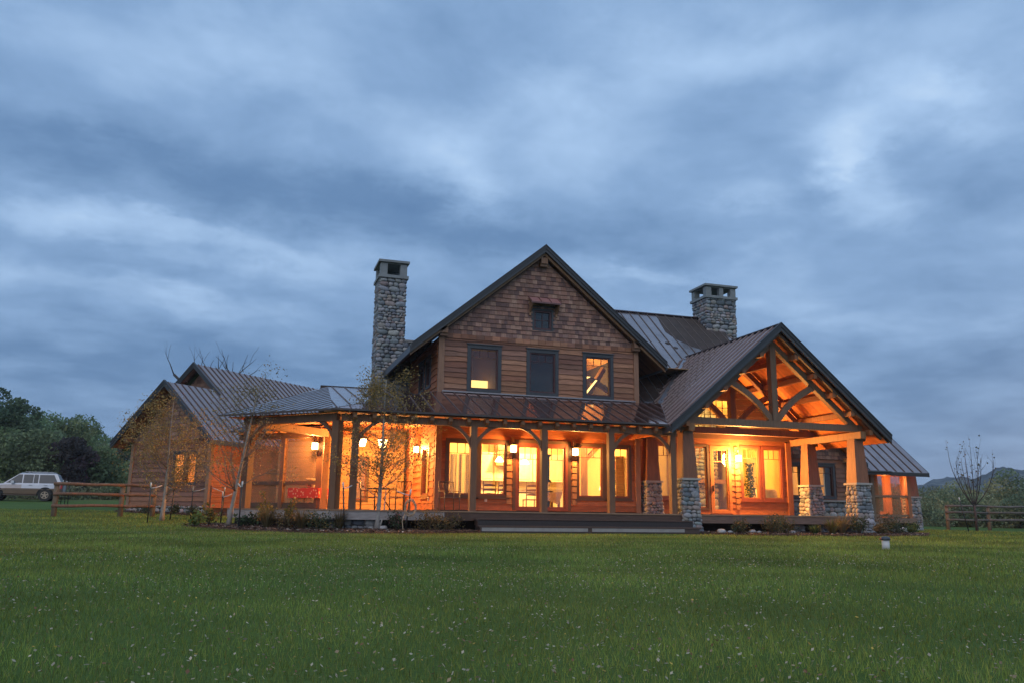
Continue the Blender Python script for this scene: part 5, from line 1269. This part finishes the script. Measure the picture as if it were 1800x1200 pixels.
def dead_tree():
    p = (-2.7, 62, g(0, 62)); o = empty('dead_tree', p, 'leafless dead tree whose branches rise behind the garage ridge', 'tree')
    mb = MB(); mb.tube([V(0, 0, -.2), V(.1, 0, 4), V(.0, 0, 7.8)], [.5, .4, .28], (.05, .048, .05), 8); mb.build('trunk', M['bark'], o)
    mb = MB(); tips = []
    for bx, a, L in ((-1.5, -.15, 2.3), (-1.15, .28, 2.0), (-.3, -.55, 2.5), (.2, -.2, 2.2), (1.0, -.28, 2.9), (1.35, .42, 2.7), (1.2, -.5, 2.0), (1.9, 1.05, 1.7), (-2.8, -.6, 2.3)):
        pts = [V(0, 0, 6.2), V(bx*.5, .2, 7.6), V(bx, .3, 8.9)]
        mb.tube(pts, [.2, .14, .10], (.05, .048, .05), 6)
        d = V(math.sin(a), .05, math.cos(a)); branch_tree(mb, pts[-1], d, L*.75, .05, 1, .5, .25, (.05, .048, .05), tips, 6, .15)
    mb.build('branches', M['bark'], o)
dead_tree()
def crown_tree(name, x, y, H, W, label, cols, n, leaf, group=None, base=.15, trunkc=(.08, .07, .06), clumps=14, dens=.30):
    z = g(x, y)-.1; o = empty(name, (x, y, z), label, 'tree' if H > 5 else 'shrub', group)
    mb = MB(); cl = []
    mb.tube([V(0, 0, 0), V(rng.normal(0, .02)*H, 0, H*.35), V(rng.normal(0, .04)*H, 0, H*.8)], [.03*H, .02*H, .006*H], trunkc, 7)
    for k in range(clumps):
        f = base+(1-base)*((k+.5)/clumps)**.9; rr = W/2*math.sin(math.pi*min(.98, .12+.80*(f-base)/(1-base)))**.7
        t = rng.uniform(0, 6.28); q = rng.uniform(.35, .95)
        c = V(rr*q*math.cos(t), rr*q*math.sin(t), H*f*.94); cl.append((c, W*rng.uniform(.13, .24)))
        mb.tube([V(0, 0, H*max(.06, f*.55)), c*V(.55, .55, .9), c], [.012*H*.6, .006*H, .002*H], trunkc, 5)
    mb.build('trunk', M['bark'], o)
    Q, Cc = [], []
    wts = np.array([s*s for _, s in cl]); wts /= wts.sum(); tint = [V(*cols[rng.integers(len(cols))])*rng.uniform(.95, 1.5) for _ in cl]
    for i in rng.choice(len(cl), n, p=wts):
        c, s = cl[i]; d = rng.normal(0, 1, 3); d /= np.linalg.norm(d); p = c+d*s*V(1.15, 1.15, .85)*rng.uniform(.35, 1.0)**dens*rng.uniform(.85, 1.12)
        if p[2] < .05: p[2] = rng.uniform(.05, .3)
        a = rng.normal(0, 1, 3)+d*.4; a /= np.linalg.norm(a); e = np.cross(a, rng.normal(0, 1, 3)); e /= np.linalg.norm(e)+1e-9
        L = leaf*rng.uniform(.5, 1.4); Q.append([p-a*L*.5, p+e*L*.36, p+a*L*.5, p-e*L*.36]); Cc.append(tint[i]*rng.uniform(.65, 1.35))
    quad_mesh('crown', Q, Cc, M['far_leaf'], o)
    return o
G1 = [(.15, .205, .10), (.18, .23, .105), (.125, .185, .095), (.21, .24, .11)]
def polar(px, D):     # bearing from the camera's spot on the lawn
    t = math.radians(px); return D*math.sin(t), D*math.cos(t)
for az, D, H, W, lab, cols in (
        (-14.9, 84, 8.9, 6, 'tallest cottonwood at the left edge of the picture', [(.075, .12, .07), (.09, .14, .075)]),
        (-13.4, 80, 8.0, 4.2, 'slim dark cottonwood right beside the tallest one at the left edge', [(.07, .115, .07), (.09, .13, .075)]),
        (-12.6, 92, 7.0, 7.5, 'round topped green tree above the roof of the parked car', G1),
        (-11.2, 96, 7.6, 7.5, 'broad green tree behind the rear end of the parked car', G1),
        (-9.9, 98, 7.5, 7.5, 'broad olive green tree rising behind the left end of the log fence', [(.15, .18, .08), (.12, .165, .08)]),
        (-8.7, 94, 5.6, 6, 'green tree between the log fence and the garage eave', G1),
        (-7.8, 88, 4.6, 5, 'last and lowest tree of the row, just left of the garage eave', [(.12, .165, .09), (.15, .185, .10)]),
        (-14.2, 74, 4.6, 6, 'low yellow green willow behind the bonnet of the car', [(.17, .22, .09), (.14, .195, .09)]),
        (-12.2, 72, 4.9, 5.5, 'grey green willow right behind the roof rack of the car', [(.13, .17, .095), (.15, .19, .10)]),
        (-10.5, 70, 4.6, 3.2, 'dark purple leaved tree standing between the car and the garage', [(.075, .055, .066), (.09, .065, .07), (.06, .055, .055)]),
        (-8.4, 72, 3.6, 4.5, 'low green tree close to the left wall of the garage', G1)):
    crown_tree('background_tree', *polar(az, D), H, W, lab, cols, int(11000*(W*H/50)**.6), .25, 'trees behind the parked car', base=.10, clumps=26)
for k in range(9):
    az = -14.8+k*.95; crown_tree('meadow_shrub', *polar(az, 67.5+rng.uniform(-2, 2)), rng.uniform(.8, 1.7), 2.2, 'low pale shrub at the foot of the trees behind the car', [(.19, .22, .12), (.15, .19, .10), (.22, .22, .13)], 700, .2, 'low shrubs under the left trees', base=.05, clumps=9)
WIL = [(.20, .235, .135), (.245, .255, .14), (.165, .21, .12), (.28, .26, .13)]
for k in range(16):
    az = 40.6+k*.72; D = 78+rng.uniform(-6, 8)
    crown_tree('willow_shrub', *polar(az, D), 2.5+.35*math.sin(k*1.3)+rng.uniform(-.2, .25)+(.8 if k > 9 else 0), 4.2, 'grey green willow in the back row of the thicket behind the right fence', WIL, 3400, .17, 'back row of the willow thicket', base=.03, clumps=15)
for k in range(13):
    az = 41.0+k*.85; D = 58+rng.uniform(-2.5, 2.5)
    crown_tree('willow_shrub', *polar(az, D), 1.45+.3*math.sin(k*2.1)+rng.uniform(-.15, .2), 3.0, 'grey green willow in the front row of the thicket behind the right fence', WIL+[(.10, .14, .09)], 2800, .13, 'front row of the willow thicket', base=.03, clumps=12)

# ------------------------------------------------------------------ hills
def hills():
    vs_, fs, nA, nR = [], [], 150, 16
    prof = {38: 34, 41: 36, 43.5: 38, 44.5: 45, 45.7: 47, 46.6: 45, 47.2: 50, 47.6: 54, 48.1: 57, 48.8: 53, 49.4: 54, 51: 58, 56: 45, 62: 46}
    ks = sorted(prof)
    for i in range(nA):
        az = 34+28*i/(nA-1); top = np.interp(az, ks, [prof[k] for k in ks])+.5*math.sin(az*7)+.35*math.sin(az*17+1)+.3*math.sin(az*41)
        for j in range(nR):
            f = j/(nR-1); r = 520+460*f; h = -3+top*(f**1.15)*(1+.10*math.sin(az*3+f*9)*(1-f)*f*4)+rng.normal(0, 1.1)*f*(1-f)*3
            x, y = polar(az, r); vs_.append((x, y, h))
        x, y = polar(az, 1100); vs_.append((x, y, -10))
    m_ = nR+1
    for i in range(nA-1):
        for j in range(nR): a = i*m_+j; fs.append((a, a+m_, a+m_+1, a+1))
    mb = MB(); mb.add(vs_, fs, (.05, .065, .058), True)
    m, nt, N, L = new_mat('hill_cover'); tc = N.new('ShaderNodeTexCoord')
    no = N.new('ShaderNodeTexNoise'); no.inputs['Scale'].default_value = .035; no.inputs['Detail'].default_value = 8; no.inputs['Roughness'].default_value = .68; L.new(tc.outputs['Object'], no.inputs[0])
    r = N.new('ShaderNodeValToRGB'); L.new(no.outputs[0], r.inputs[0]); e = r.color_ramp.elements
    e[0].position = .42; e[0].color = (.022, .036, .042, 1); e[1].position = .62; e[1].color = (.17, .19, .17, 1); q = e.new(.52); q.color = (.062, .088, .098, 1)
    p = N.new('ShaderNodeBsdfPrincipled'); L.new(r.outputs[0], p.inputs[0]); p.inputs['Roughness'].default_value = 1; p.inputs['Specular IOR Level'].default_value = 0
    bp = N.new('ShaderNodeBump'); bp.inputs['Distance'].default_value = 6; L.new(no.outputs[0], bp.inputs['Height']); L.new(bp.outputs[0], p.inputs['Normal'])
    o = N.new('ShaderNodeOutputMaterial'); L.new(p.outputs[0], o.inputs[0])
    tag(mb.build('hills', m), kind='structure')
    # low tree line and meadow rise before the hills
    mb = MB(); vs_, fs = [], []
    for i in range(90):
        az = 34+28*i/89; 
        for r_, h in ((330, -1), (380, 5+1.0*math.sin(az*5)), (430, 10+1.0*math.sin(az*3+1)), (500, 3)): vs_.append((*polar(az, r_), h))
    for i in range(89):
        for j in range(3): a = i*4+j; fs.append((a, a+4, a+5, a+1))
    mb.add(vs_, fs, (.115, .12, .075), True); tag(mb.build('hills', attr_mat('meadow_hill', 1, nscale=(.05, .05, .05), namt=.5, spec=0)), kind='structure')
hills()

# ------------------------------------------------------------------ fences
def rail_fence(pts, label, posts, rails_z, col, r=.055, pr=.085, ph=1.32):
    x0, y0 = pts[0]; o = empty('rail_fence', (x0, y0, g(x0, y0)), label, 'fence'); b = (x0, y0, g(x0, y0))
    for x, y in posts:
        mb = MB(); z = g(x, y); mb.tube([(x, y, z-.15), (x, y, z+ph*.5), (x, y, z+ph)], [pr*1.02, pr, pr*.95], jit((.17, .13, .09), .1), 9); mb.build('post', M['bark'], o, b)
    for (xa, ya), (xb, yb) in zip(posts, posts[1:]):
        for zr in rails_z:
            mb = MB(); d = V(xb-xa, yb-ya, 0); d /= np.linalg.norm(d); nrm = V(d[1], -d[0], 0)*.09
            if nrm[1] > 0: nrm = -nrm
            P = [V(xa, ya, g(xa, ya)+zr)-d*.12+nrm+rng.normal(0, .008, 3)]
            for f in (.25, .5, .75): P.append(V(xa+(xb-xa)*f, ya+(yb-ya)*f, g(xa+(xb-xa)*f, ya+(yb-ya)*f)+zr)+nrm+rng.normal(0, .014, 3))
            P.append(V(xb, yb, g(xb, yb)+zr)+d*.05+nrm); mb.tube(P, [r*random.uniform(.85, 1.1) for _ in P], jit(col, .12), 8); mb.build('rail', M['bark'], o, b)
rail_fence([(-7.0, 36.2)], 'peeled log rail fence at left between the car and the garage wall', [(-7.0, 36.2), (-4.75, 36.9), (-3.6, 37.25)], (.42, .86, 1.24), (.17, .095, .06), r=.062, pr=.10, ph=1.30)
rail_fence([(34.0, 34.2)], 'grey three rail fence at right in front of the willow thicket', [(33.9, 34.0), (36.3, 33.75), (38.7, 33.5), (41.1, 33.25), (43.5, 33.0), (45.9, 32.75)], (.50, .86, 1.18), (.115, .10, .092), r=.055, pr=.095, ph=1.22)
def gate_post():
    pass

# ------------------------------------------------------------------ stakes, hose, pipe
def stake(x, y, h, label, tilt=(0, 0), arm=None, group=None, top=.17, cat='stake'):
    z = g(x, y); o = empty('tree_stake', (x, y, z), label, cat, group)
    mb = MB(); t = V(tilt[0], tilt[1], h); mb.tube([V(0, 0, -.1), t*(1-top/h)], .024, (.018, .020, .020), 6); mb.build('post', M['black'], o)
    mb = MB(); mb.tube([t*(1-top/h), t], .027, (.55, .56, .56), 6); mb.build('white_tip', M['trim'], o)
    if arm is not None:
        mb = MB(); a = t*(1-(top+.02)/h); mb.tube([a, a+V(*arm)*.5+V(0, 0, -.02), a+V(*arm)], .018, (.52, .53, .52), 6); mb.build('strap', M['rubber'], o)
for x, y, h, tl, arm, lab in (
        (-3.12, 31.0, 1.35, (.0, 0), (.33, .2, .10), 'black white tipped stake left of the bushy aspen'),
        (-2.62, 33.6, 1.32, (.06, 0), (-.3, 0, .12), 'black white tipped stake right behind the bushy aspen'),
        (-2.0, 35.2, 1.25, (0, 0), (.45, 0, .12), 'stake with a strap in front of the garage window wall'),
        (-.85, 34.5, 1.25, (.05, 0), (-.45, 0, .16), 'stake with a strap near the right corner of the garage wall'),
        (-.75, 30.0, 1.1, (0, 0), (.3, 0, .12), 'short stake left of the leaning aspen among the yellow plants'),
        (-.15, 26.6, 1.42, (.02, 0), (-.12, .1, .12), 'tall stake close to the right of the leaning aspen trunk'),
        (2.90, 25.75, 1.45, (-.12, 0), (.26, 0, .10), 'leaning stake between the corner posts of the porch'),
        (4.66, 25.35, 1.28, (.13, 0), (-.40, .1, .14), 'stake right of the birch that carries the coiled hose'),
        (32.1, 31.0, 1.55, (-.42, 0), None, 'black stake leaning left in front of the right fence')):
    stake(x, y, h, lab, tl, arm)
def wooden_stake():
    x, y = -1.33, 35.0; o = empty('wooden_stake', (x, y, g(x, y)), 'plain brown wooden stake between two white tipped stakes at the garage', 'stake')
    mb = MB(); mb.box((-.03, -.03, -.1), (.03, .03, 1.3), (.13, .07, .05)); mb.build('post', M['timber'], o)
wooden_stake()
def hose():
    o = empty('garden_hose', (4.76, 25.25, .85), 'pale coiled garden hose hanging on the stake beside the birch', 'hose')
    mb = MB(); P = []
    for i in range(120):
        t = i/119*2*math.pi*3.6; r = .20+.03*math.sin(t*1.7+1); P.append(V(r*.8*math.cos(t), -.06+.04*math.sin(t*.7)-.015*i/40, -.10+r*1.15*math.sin(t)))
    mb.tube(P, .014, (.40, .30, .20), 6); mb.build('coil', M['rubber'], o)
    mb = MB(); mb.tube([V(-.15, 0, -.28), V(-.22, -.02, -.5), V(-.2, -.05, -.7), V(-.19, -.1, -.82)], .013, (.40, .30, .20), 6); mb.build('tail', M['rubber'], o)
hose()
def pipe():
    x, y = 12.6, 14.3; o = empty('vent_pipe', (x, y, g(x, y)), 'short white pipe with a dark domed cap standing in the lawn', 'pipe')
    mb = MB(); mb.lathe((0, 0, -.05), [(.074, 0), (.074, .24)], (.55, .55, .55), 18); mb.build('pipe', M['trim'], o)
    mb = MB(); mb.lathe((0, 0, .18), [(.088, 0), (.098, .012), (.098, .035), (.085, .06), (.05, .075), (.01, .08)], (.035, .045, .06), 18); mb.tube([V(-.10, 0, .03+.18), V(-.14, 0, .03+.18)], .016, (.35, .08, .03), 6); mb.build('cap', M['black'], o)
pipe()

# ------------------------------------------------------------------ garden plants
def plant(x, y, h, w, kind, label, cols, n=None, group=None):
    z = g(x, y)+.05; o = empty({'grass': 'ornamental_grass', 'shrub': 'garden_shrub', 'broad': 'leafy_plant'}[kind], (x, y, z), label, 'plant', group)
    q, c = [], []
    if kind == 'grass':
        for _ in range(n or 260):
            t = rng.uniform(0, 6.28); s = rng.uniform(.2, 1)**.7*w/2; hh = h*rng.uniform(.55, 1.1)*(1.1-.4*s/(w/2)); p0 = V(math.cos(t)*.05, math.sin(t)*.05, 0); d = V(math.cos(t), math.sin(t), 0)
            p1 = p0+d*s*.45+V(0, 0, hh*.7); p2 = p0+d*s+V(0, 0, hh); e = V(-d[1], d[0], 0)*.006; k = V(*cols[rng.integers(len(cols))])*rng.uniform(.6, 1.4)
            q += [[p0-e, p0+e, p1+e, p1-e], [p1-e, p1+e, p2+e*.2, p2-e*.2]]; c += [k, k*1.15]
    else:
        mb = MB(); tips = []; leaf = .05 if kind == 'shrub' else .10
        for k in range(12 if kind == 'shrub' else 7):
            t = rng.uniform(0, 6.28); sp = rng.uniform(.2, 1)*w/2; p2 = V(math.cos(t)*sp, math.sin(t)*sp, h*rng.uniform(.55, 1)*(1.05-.5*sp/(w/2)))
            P = [V(0, 0, 0), p2*V(.45, .45, .55), p2]; mb.tube(P, [.012, .008, .004], (.10, .07, .045), 4); tips += [p2*f for f in (.45, .6, .75, .9, 1.0)]
        mb.build('stems', M['bark'], o)
        q, c = leaves_at(tips, n or (700 if kind == 'shrub' else 160), .10*w if kind == 'shrub' else .07, leaf, cols)
    quad_mesh('foliage', q, c, M['leaf'], o)
OLV = [(.13, .10, .045), (.10, .09, .04), (.16, .12, .05)]; DKG = [(.045, .075, .035), (.06, .09, .04), (.04, .06, .035)]; YEL = [(.30, .20, .04), (.16, .15, .05), (.10, .12, .04)]; LIME = [(.10, .16, .04), (.14, .18, .05)]
for a in (
        (-1.05, 28.6, .75, .8, 'broad', 'yellow green leafy plant at the left end of the porch bed', YEL),
        (-1.35, 27.9, .4, .6, 'broad', 'low lime green plant at the left tip of the porch bed', LIME),
        (.1, 27.2, .5, .6, 'broad', 'small green plant just behind the tall stake at the porch corner', DKG),
        (.55, 27.6, 1.15, .6, 'broad', 'tall yellow leaved plant reaching above the deck edge', YEL),
        (1.35, 27.0, .95, .5, 'broad', 'slim yellow leaved plant second from the left at the deck edge', YEL),
        (.65, 26.6, .75, 1.0, 'grass', 'arching straw coloured grass below the left deck edge', [(.16, .13, .06), (.12, .11, .05)]),
        (1.15, 26.3, .62, 1.0, 'shrub', 'olive feathery shrub left of the dark flowering shrub', OLV),
        (1.62, 25.75, .66, .9, 'grass', 'bronze feathery grass clump in the middle of the left bed', OLV),
        (2.15, 25.6, .58, .95, 'shrub', 'dark green shrub with yellow flowers near the porch corner', DKG+[(.25, .18, .05)]),
        (2.75, 25.9, .66, .75, 'grass', 'bronze grass clump left of the stone pier', OLV),
        (4.4, 25.7, .6, .75, 'shrub', 'small green shrub with pink tips right of the birch', DKG+[(.16, .07, .08)]),
        (5.35, 25.5, .62, 1.2, 'shrub', 'wide spreading olive shrub right of the coiled hose', OLV),
        (6.1, 25.6, .58, 1.1, 'shrub', 'olive shrub nearest the left end of the steps', OLV),
        (16.15, 25.2, .55, .75, 'shrub', 'small rounded shrub right of the left gable column', OLV+DKG),
        (17.25, 24.9, .68, .95, 'shrub', 'left of two larger shrubs under the gable porch deck', OLV+DKG),
        (17.9, 25.1, .72, .9, 'shrub', 'right of two larger shrubs under the gable porch deck', OLV+DKG),
        (18.75, 24.6, .36, .55, 'grass', 'small green grass tuft in front of the stone piers', LIME+DKG),
        (19.55, 24.7, .62, .8, 'grass', 'green grass clump under the middle of the gable porch', LIME+OLV),
        (20.3, 25.1, .75, .7, 'grass', 'upright tan grass clump left of the right gable column', [(.17, .14, .08), (.13, .12, .06)]),
        (20.95, 25.0, .8, .8, 'shrub', 'dark shrub close to the left of the right gable column', DKG),
        (21.9, 25.1, .35, .6, 'shrub', 'low olive shrub at the foot of the right gable column', OLV),
        (23.2, 25.6, .42, 1.1, 'shrub', 'low spreading juniper right of the right gable column', DKG),
        (23.9, 26.8, .8, .9, 'shrub', 'tall grey green shrub below the right screened porch', [(.07, .085, .06), (.09, .10, .07)]),
        (24.6, 26.5, .3, .5, 'grass', 'lime tuft at the right end of the planting bed', LIME),
        (25.4, 27.2, .42, .6, 'shrub', 'last small green shrub at the far right end of the bed', DKG+LIME),
        (-4.3, 41.4, .35, .8, 'shrub', 'dark shrub against the stone plinth of the garage at left', DKG),
        (-2.9, 40.1, .4, .7, 'shrub', 'dark shrub against the garage plinth behind the bushy aspen', DKG),
        (-2.1, 39.2, .4, .7, 'shrub', 'dark shrub against the garage plinth below the lit window', DKG)):
    plant(*a)
def rocks():
    for i, (x, y, s) in enumerate(((15.4, 25.1, .16), (15.8, 25.2, .10), (16.8, 25.4, .13), (18.2, 25.1, .12), (17.0, 25.3, .09), (4.1, 26.0, .13), (3.75, 26.2, .10), (24.9, 27.8, .16), (25.6, 28.0, .2))):
        mb = MB(); stone(mb, V(x, y, g(x, y)+.05+s*.35), (X_, Y_, Z_), (s, s*.8, s*.55), jit((.36, .36, .37), .15)); o = mb.build('river_rock', M['stone'])
        tag(o, 'loose rounded grey river rock lying in the planting bed', 'rock', 'loose river rocks in the beds')
rocks()

# ------------------------------------------------------------------ parked car
def car():
    x, y = -13.6, 60.6; z = g(x, y); o = empty('parked_car', (x, y, z), 'silver mud splashed estate car with a roof rack parked on the lawn at far left', 'car', None, math.radians(3)); o.scale = (.95, .95, .95)
    SIL = (.46, .48, .53); MUD = (.23, .15, .105)
    # stations along the length: x, sill z, shoulder z, half width
    st = [(-2.42, .62, .80, .70), (-2.36, .48, .98, .82), (-2.0, .44, 1.06, .90), (-1.45, .42, 1.10, .94), (-.9, .42, 1.14, .95), (0, .42, 1.16, .955), (1.0, .42, 1.17, .955), (1.8, .42, 1.18, .95), (2.25, .46, 1.16, .92), (2.42, .52, 1.12, .86), (2.47, .60, .78, .82)]
    mb = MB(); ring = []
    for X, a, b, w in st:
        m_ = a+(b-a)*.55
        ring.append([V(X, -w*.80, a-.05), V(X, -w*.98, a+.06), V(X, -w, m_), V(X, -w*.97, b-.08), V(X, -w*.90, b), V(X, 0, b+.04), V(X, w*.90, b), V(X, w*.97, b-.08), V(X, w, m_), V(X, w*.98, a+.06), V(X, w*.80, a-.05), V(X, 0, a-.08)])
    vs_ = [p for r_ in ring for p in r_]; n = 12
    for i in range(len(ring)-1):
        for k in range(n):
            f = (i*n+k, i*n+(k+1) % n, (i+1)*n+(k+1) % n, (i+1)*n+k); zc = np.mean([vs_[j][2] for j in f])
            mb.add([vs_[j] for j in f], [(0, 1, 2, 3)], SIL if zc > .95 else MUD if zc < .80 else tuple(.45*p+.55*q for p, q in zip(SIL, MUD)), True)
    mb.add(ring[0], [tuple(range(n))[::-1]], SIL); mb.add(ring[-1], [tuple(range(n))], SIL)
    body = mb.build('body', M['paint'], o)
    # cabin
    mb = MB(); lo = [(-1.05, 1.14), (2.34, 1.15)]; hi = [(-.28, 1.82), (1.98, 1.83)]
    P0 = [V(-1.10, -.86, 1.13), V(2.36, -.86, 1.13), V(2.36, .86, 1.13), V(-1.10, .86, 1.13)]; P1 = [V(-.22, -.70, 1.80), V(2.02, -.70, 1.80), V(2.02, .70, 1.80), V(-.22, .70, 1.80)]; P2 = [V(-.10, -.58, 1.86), V(1.86, -.58, 1.86), V(1.86, .58, 1.86), V(-.10, .58, 1.86)]
    mb.add(P0+P1+P2, [(i, (i+1) % 4, 4+(i+1) % 4, 4+i) for i in range(4)]+[(4+i, 4+(i+1) % 4, 8+(i+1) % 4, 8+i) for i in range(4)]+[(8, 9, 10, 11)], SIL, False); mb.build('cabin', M['paint'], o)
    def side(f, zz): return -.86+(.16)*((zz-1.13)/.67)
    for sgn in (1, -1):
        for xa, xb, xta, xtb in ((-.92, -.02, -.24, -.02), (.05, .62, .05, .62), (.66, .93, .66, .92), (.99, 2.12, .99, 1.84)):
            mb = MB(); z0, z1 = 1.18, 1.74
            q = [V(xa, sgn*(side(0, z0)-.008), z0), V(xb, sgn*(side(0, z0)-.008), z0), V(xtb, sgn*(side(0, z1)-.008), z1), V(xta, sgn*(side(0, z1)-.008), z1)]
            mb.prism(q, V(0, -sgn*.006, 0), (.022, .028, .034)); mb.build('window', M['glasscar'], o)
        for X in (-1.50, 1.42):
            mb = MB(); c = V(X, sgn*-.955, .62)
            prof = [V(X+.50*math.cos(t), sgn*-.958, .40+.50*max(0, math.sin(t))+.02) for t in np.linspace(0, math.pi, 15)]
            mb.prism(prof, V(0, sgn*.25, 0), (.012, .012, .012)); mb.build('wheel_arch', M['rubber'], o)
            wo = None
            mb = MB(); R = .395
            P = []
            for k in range(26):
                t = 2*math.pi*k/26
                P.append((math.cos(t), math.sin(t)))
            for r0, r1, y0, y1, col in ((R, R, -.99, -.74, (.03, .028, .026)),):
                vs2 = [V(X+r0*a, sgn*y0, R+r0*b) for a, b in P]+[V(X+r1*a, sgn*y1, R+r1*b) for a, b in P]+[V(X+.22*a, sgn*(y0-.0), R+.22*b) for a, b in P]
                mb.add(vs2, [(k, (k+1) % 26, 26+(k+1) % 26, 26+k) for k in range(26)]+[(k, (k+1) % 26, 52+(k+1) % 26, 52+k) for k in range(26)], col, False)
            wo = mb.build('wheel', M['rubber'], o)
            mb = MB(); mb.prism([V(X+.22*a, sgn*-.965, R+.22*b) for a, b in P], V(0, sgn*.02, 0), (.05, .045, .04))
            for k in range(5):
                t = 2*math.pi*k/5+.3; mb.beam(V(X+.05*math.cos(t), sgn*-.982, R+.05*math.sin(t)), V(X+.235*math.cos(t), sgn*-.982, R+.235*math.sin(t)), .085, .03, (.42, .33, .25), up=(0, 1, 0))
            mb.tube([V(X+.225*a, sgn*-.982, R+.225*b) for a, b in P+[P[0]]], .02, (.45, .36, .28), 5); mb.prism([V(X+.06*a, sgn*-.975, R+.06*b) for a, b in P], V(0, -sgn*.02, 0), (.42, .33, .25)); mb.build('rim', M['metal'], wo)
        for X in (.52, 1.22-.55+.75):
            mb = MB(); mb.box((X-.1, min(sgn*-.985, sgn*-.95), 1.02), (X+.1, max(sgn*-.985, sgn*-.95), 1.06), (.4, .4, .42)); mb.build('handle', M['metal'], o)
        mb = MB(); mb.box((-.62, min(sgn*-1.12, sgn*-.90), 1.16), (-.44, max(sgn*-1.12, sgn*-.90), 1.32), (.6, .6, .64)); mb.build('mirror', M['paint'], o)
        mb = MB(); mb.box((2.30, min(sgn*-.93, sgn*-.72), .84), (2.462, max(sgn*-.93, sgn*-.72), 1.08), (.45, .02, .025)); mb.build('taillight', M['trim'], o)
        mb = MB(); mb.box((-2.43, min(sgn*-.80, sgn*-.5), .78), (-2.34, max(sgn*-.80, sgn*-.5), .95), (.7, .7, .7)); mb.build('headlight', M['trim'], o)
        mb = MB(); mb.tube([V(-.0, sgn*-.55, 1.86), V(.1, sgn*-.55, 1.93), V(1.75, sgn*-.55, 1.93), V(1.86, sgn*-.55, 1.86)], .022, (.30, .31, .33), 6); mb.build('roof_rail', M['metal'], o)
        mb = MB(); mb.box((-1.0, min(sgn*-.99, sgn*-.9), .36), (.92, max(sgn*-.99, sgn*-.9), .44), (.10, .07, .055)); mb.build('running_board', M['rubber'], o)
        mb = MB(); mb.prism([V(-2.0, sgn*-.957, .70), V(2.3, sgn*-.957, .76), V(2.3, sgn*-.957, .80), V(-2.0, sgn*-.957, .74)], V(0, sgn*-.012, 0), (.2, .15, .12)); mb.build('side_strip', M['rubber'], o)
    for X in (.25, 1.3):
        mb = MB(); mb.beam(V(X, -.56, 1.95), V(X, .56, 1.95), .05, .03, (.06, .06, .07)); mb.build('roof_bar', M['black'], o)
    mb = MB(); mb.prism([V(-1.08, -.74, 1.19), V(-1.08, .74, 1.19), V(-.27, .62, 1.75), V(-.27, -.62, 1.75)], V(-.012, 0, .012), (.02, .025, .03)); mb.build('windscreen', M['glasscar'], o)
    mb = MB(); mb.box((2.40, -.86, .46), (2.56, .86, .66), (.36, .30, .27)); mb.build('rear_bumper', M['paint'], o)
    mb = MB(); mb.box((-2.52, -.84, .46), (-2.38, .84, .68), (.40, .36, .34)); mb.build('front_bumper', M['paint'], o)
M['glasscar'] = attr_mat('car_glass', .08, nscale=(2, 2, 2), namt=.1, spec=.8)
car()
def pasture_posts():
    for k, (x, h) in enumerate(((-10.14, 1.4), (-9.95, 1.35), (-9.78, 1.3))):
        y = 54.0; stake(x, y, h, ('first', 'second', 'third')[k]+' of three thin posts seen between the log fence rails beside the car', group=None, top=.14)
pasture_posts()
def haze():
    mb = MB(); mb.box((-1400, -60, -14), (1400, 1300, 95), (1, 1, 1))
    m, nt, N, L = new_mat('haze_air'); v = N.new('ShaderNodeVolumePrincipled'); v.inputs['Density'].default_value = .00036; v.inputs['Color'].default_value = (.82, .9, 1, 1)
    v.inputs['Anisotropy'].default_value = .1
    o = N.new('ShaderNodeOutputMaterial'); L.new(v.outputs[0], o.inputs['Volume'])
    ob = mb.build('haze', m); tag(ob, 'thin bluish evening haze in front of the far hills', 'haze', kind='stuff')
haze()
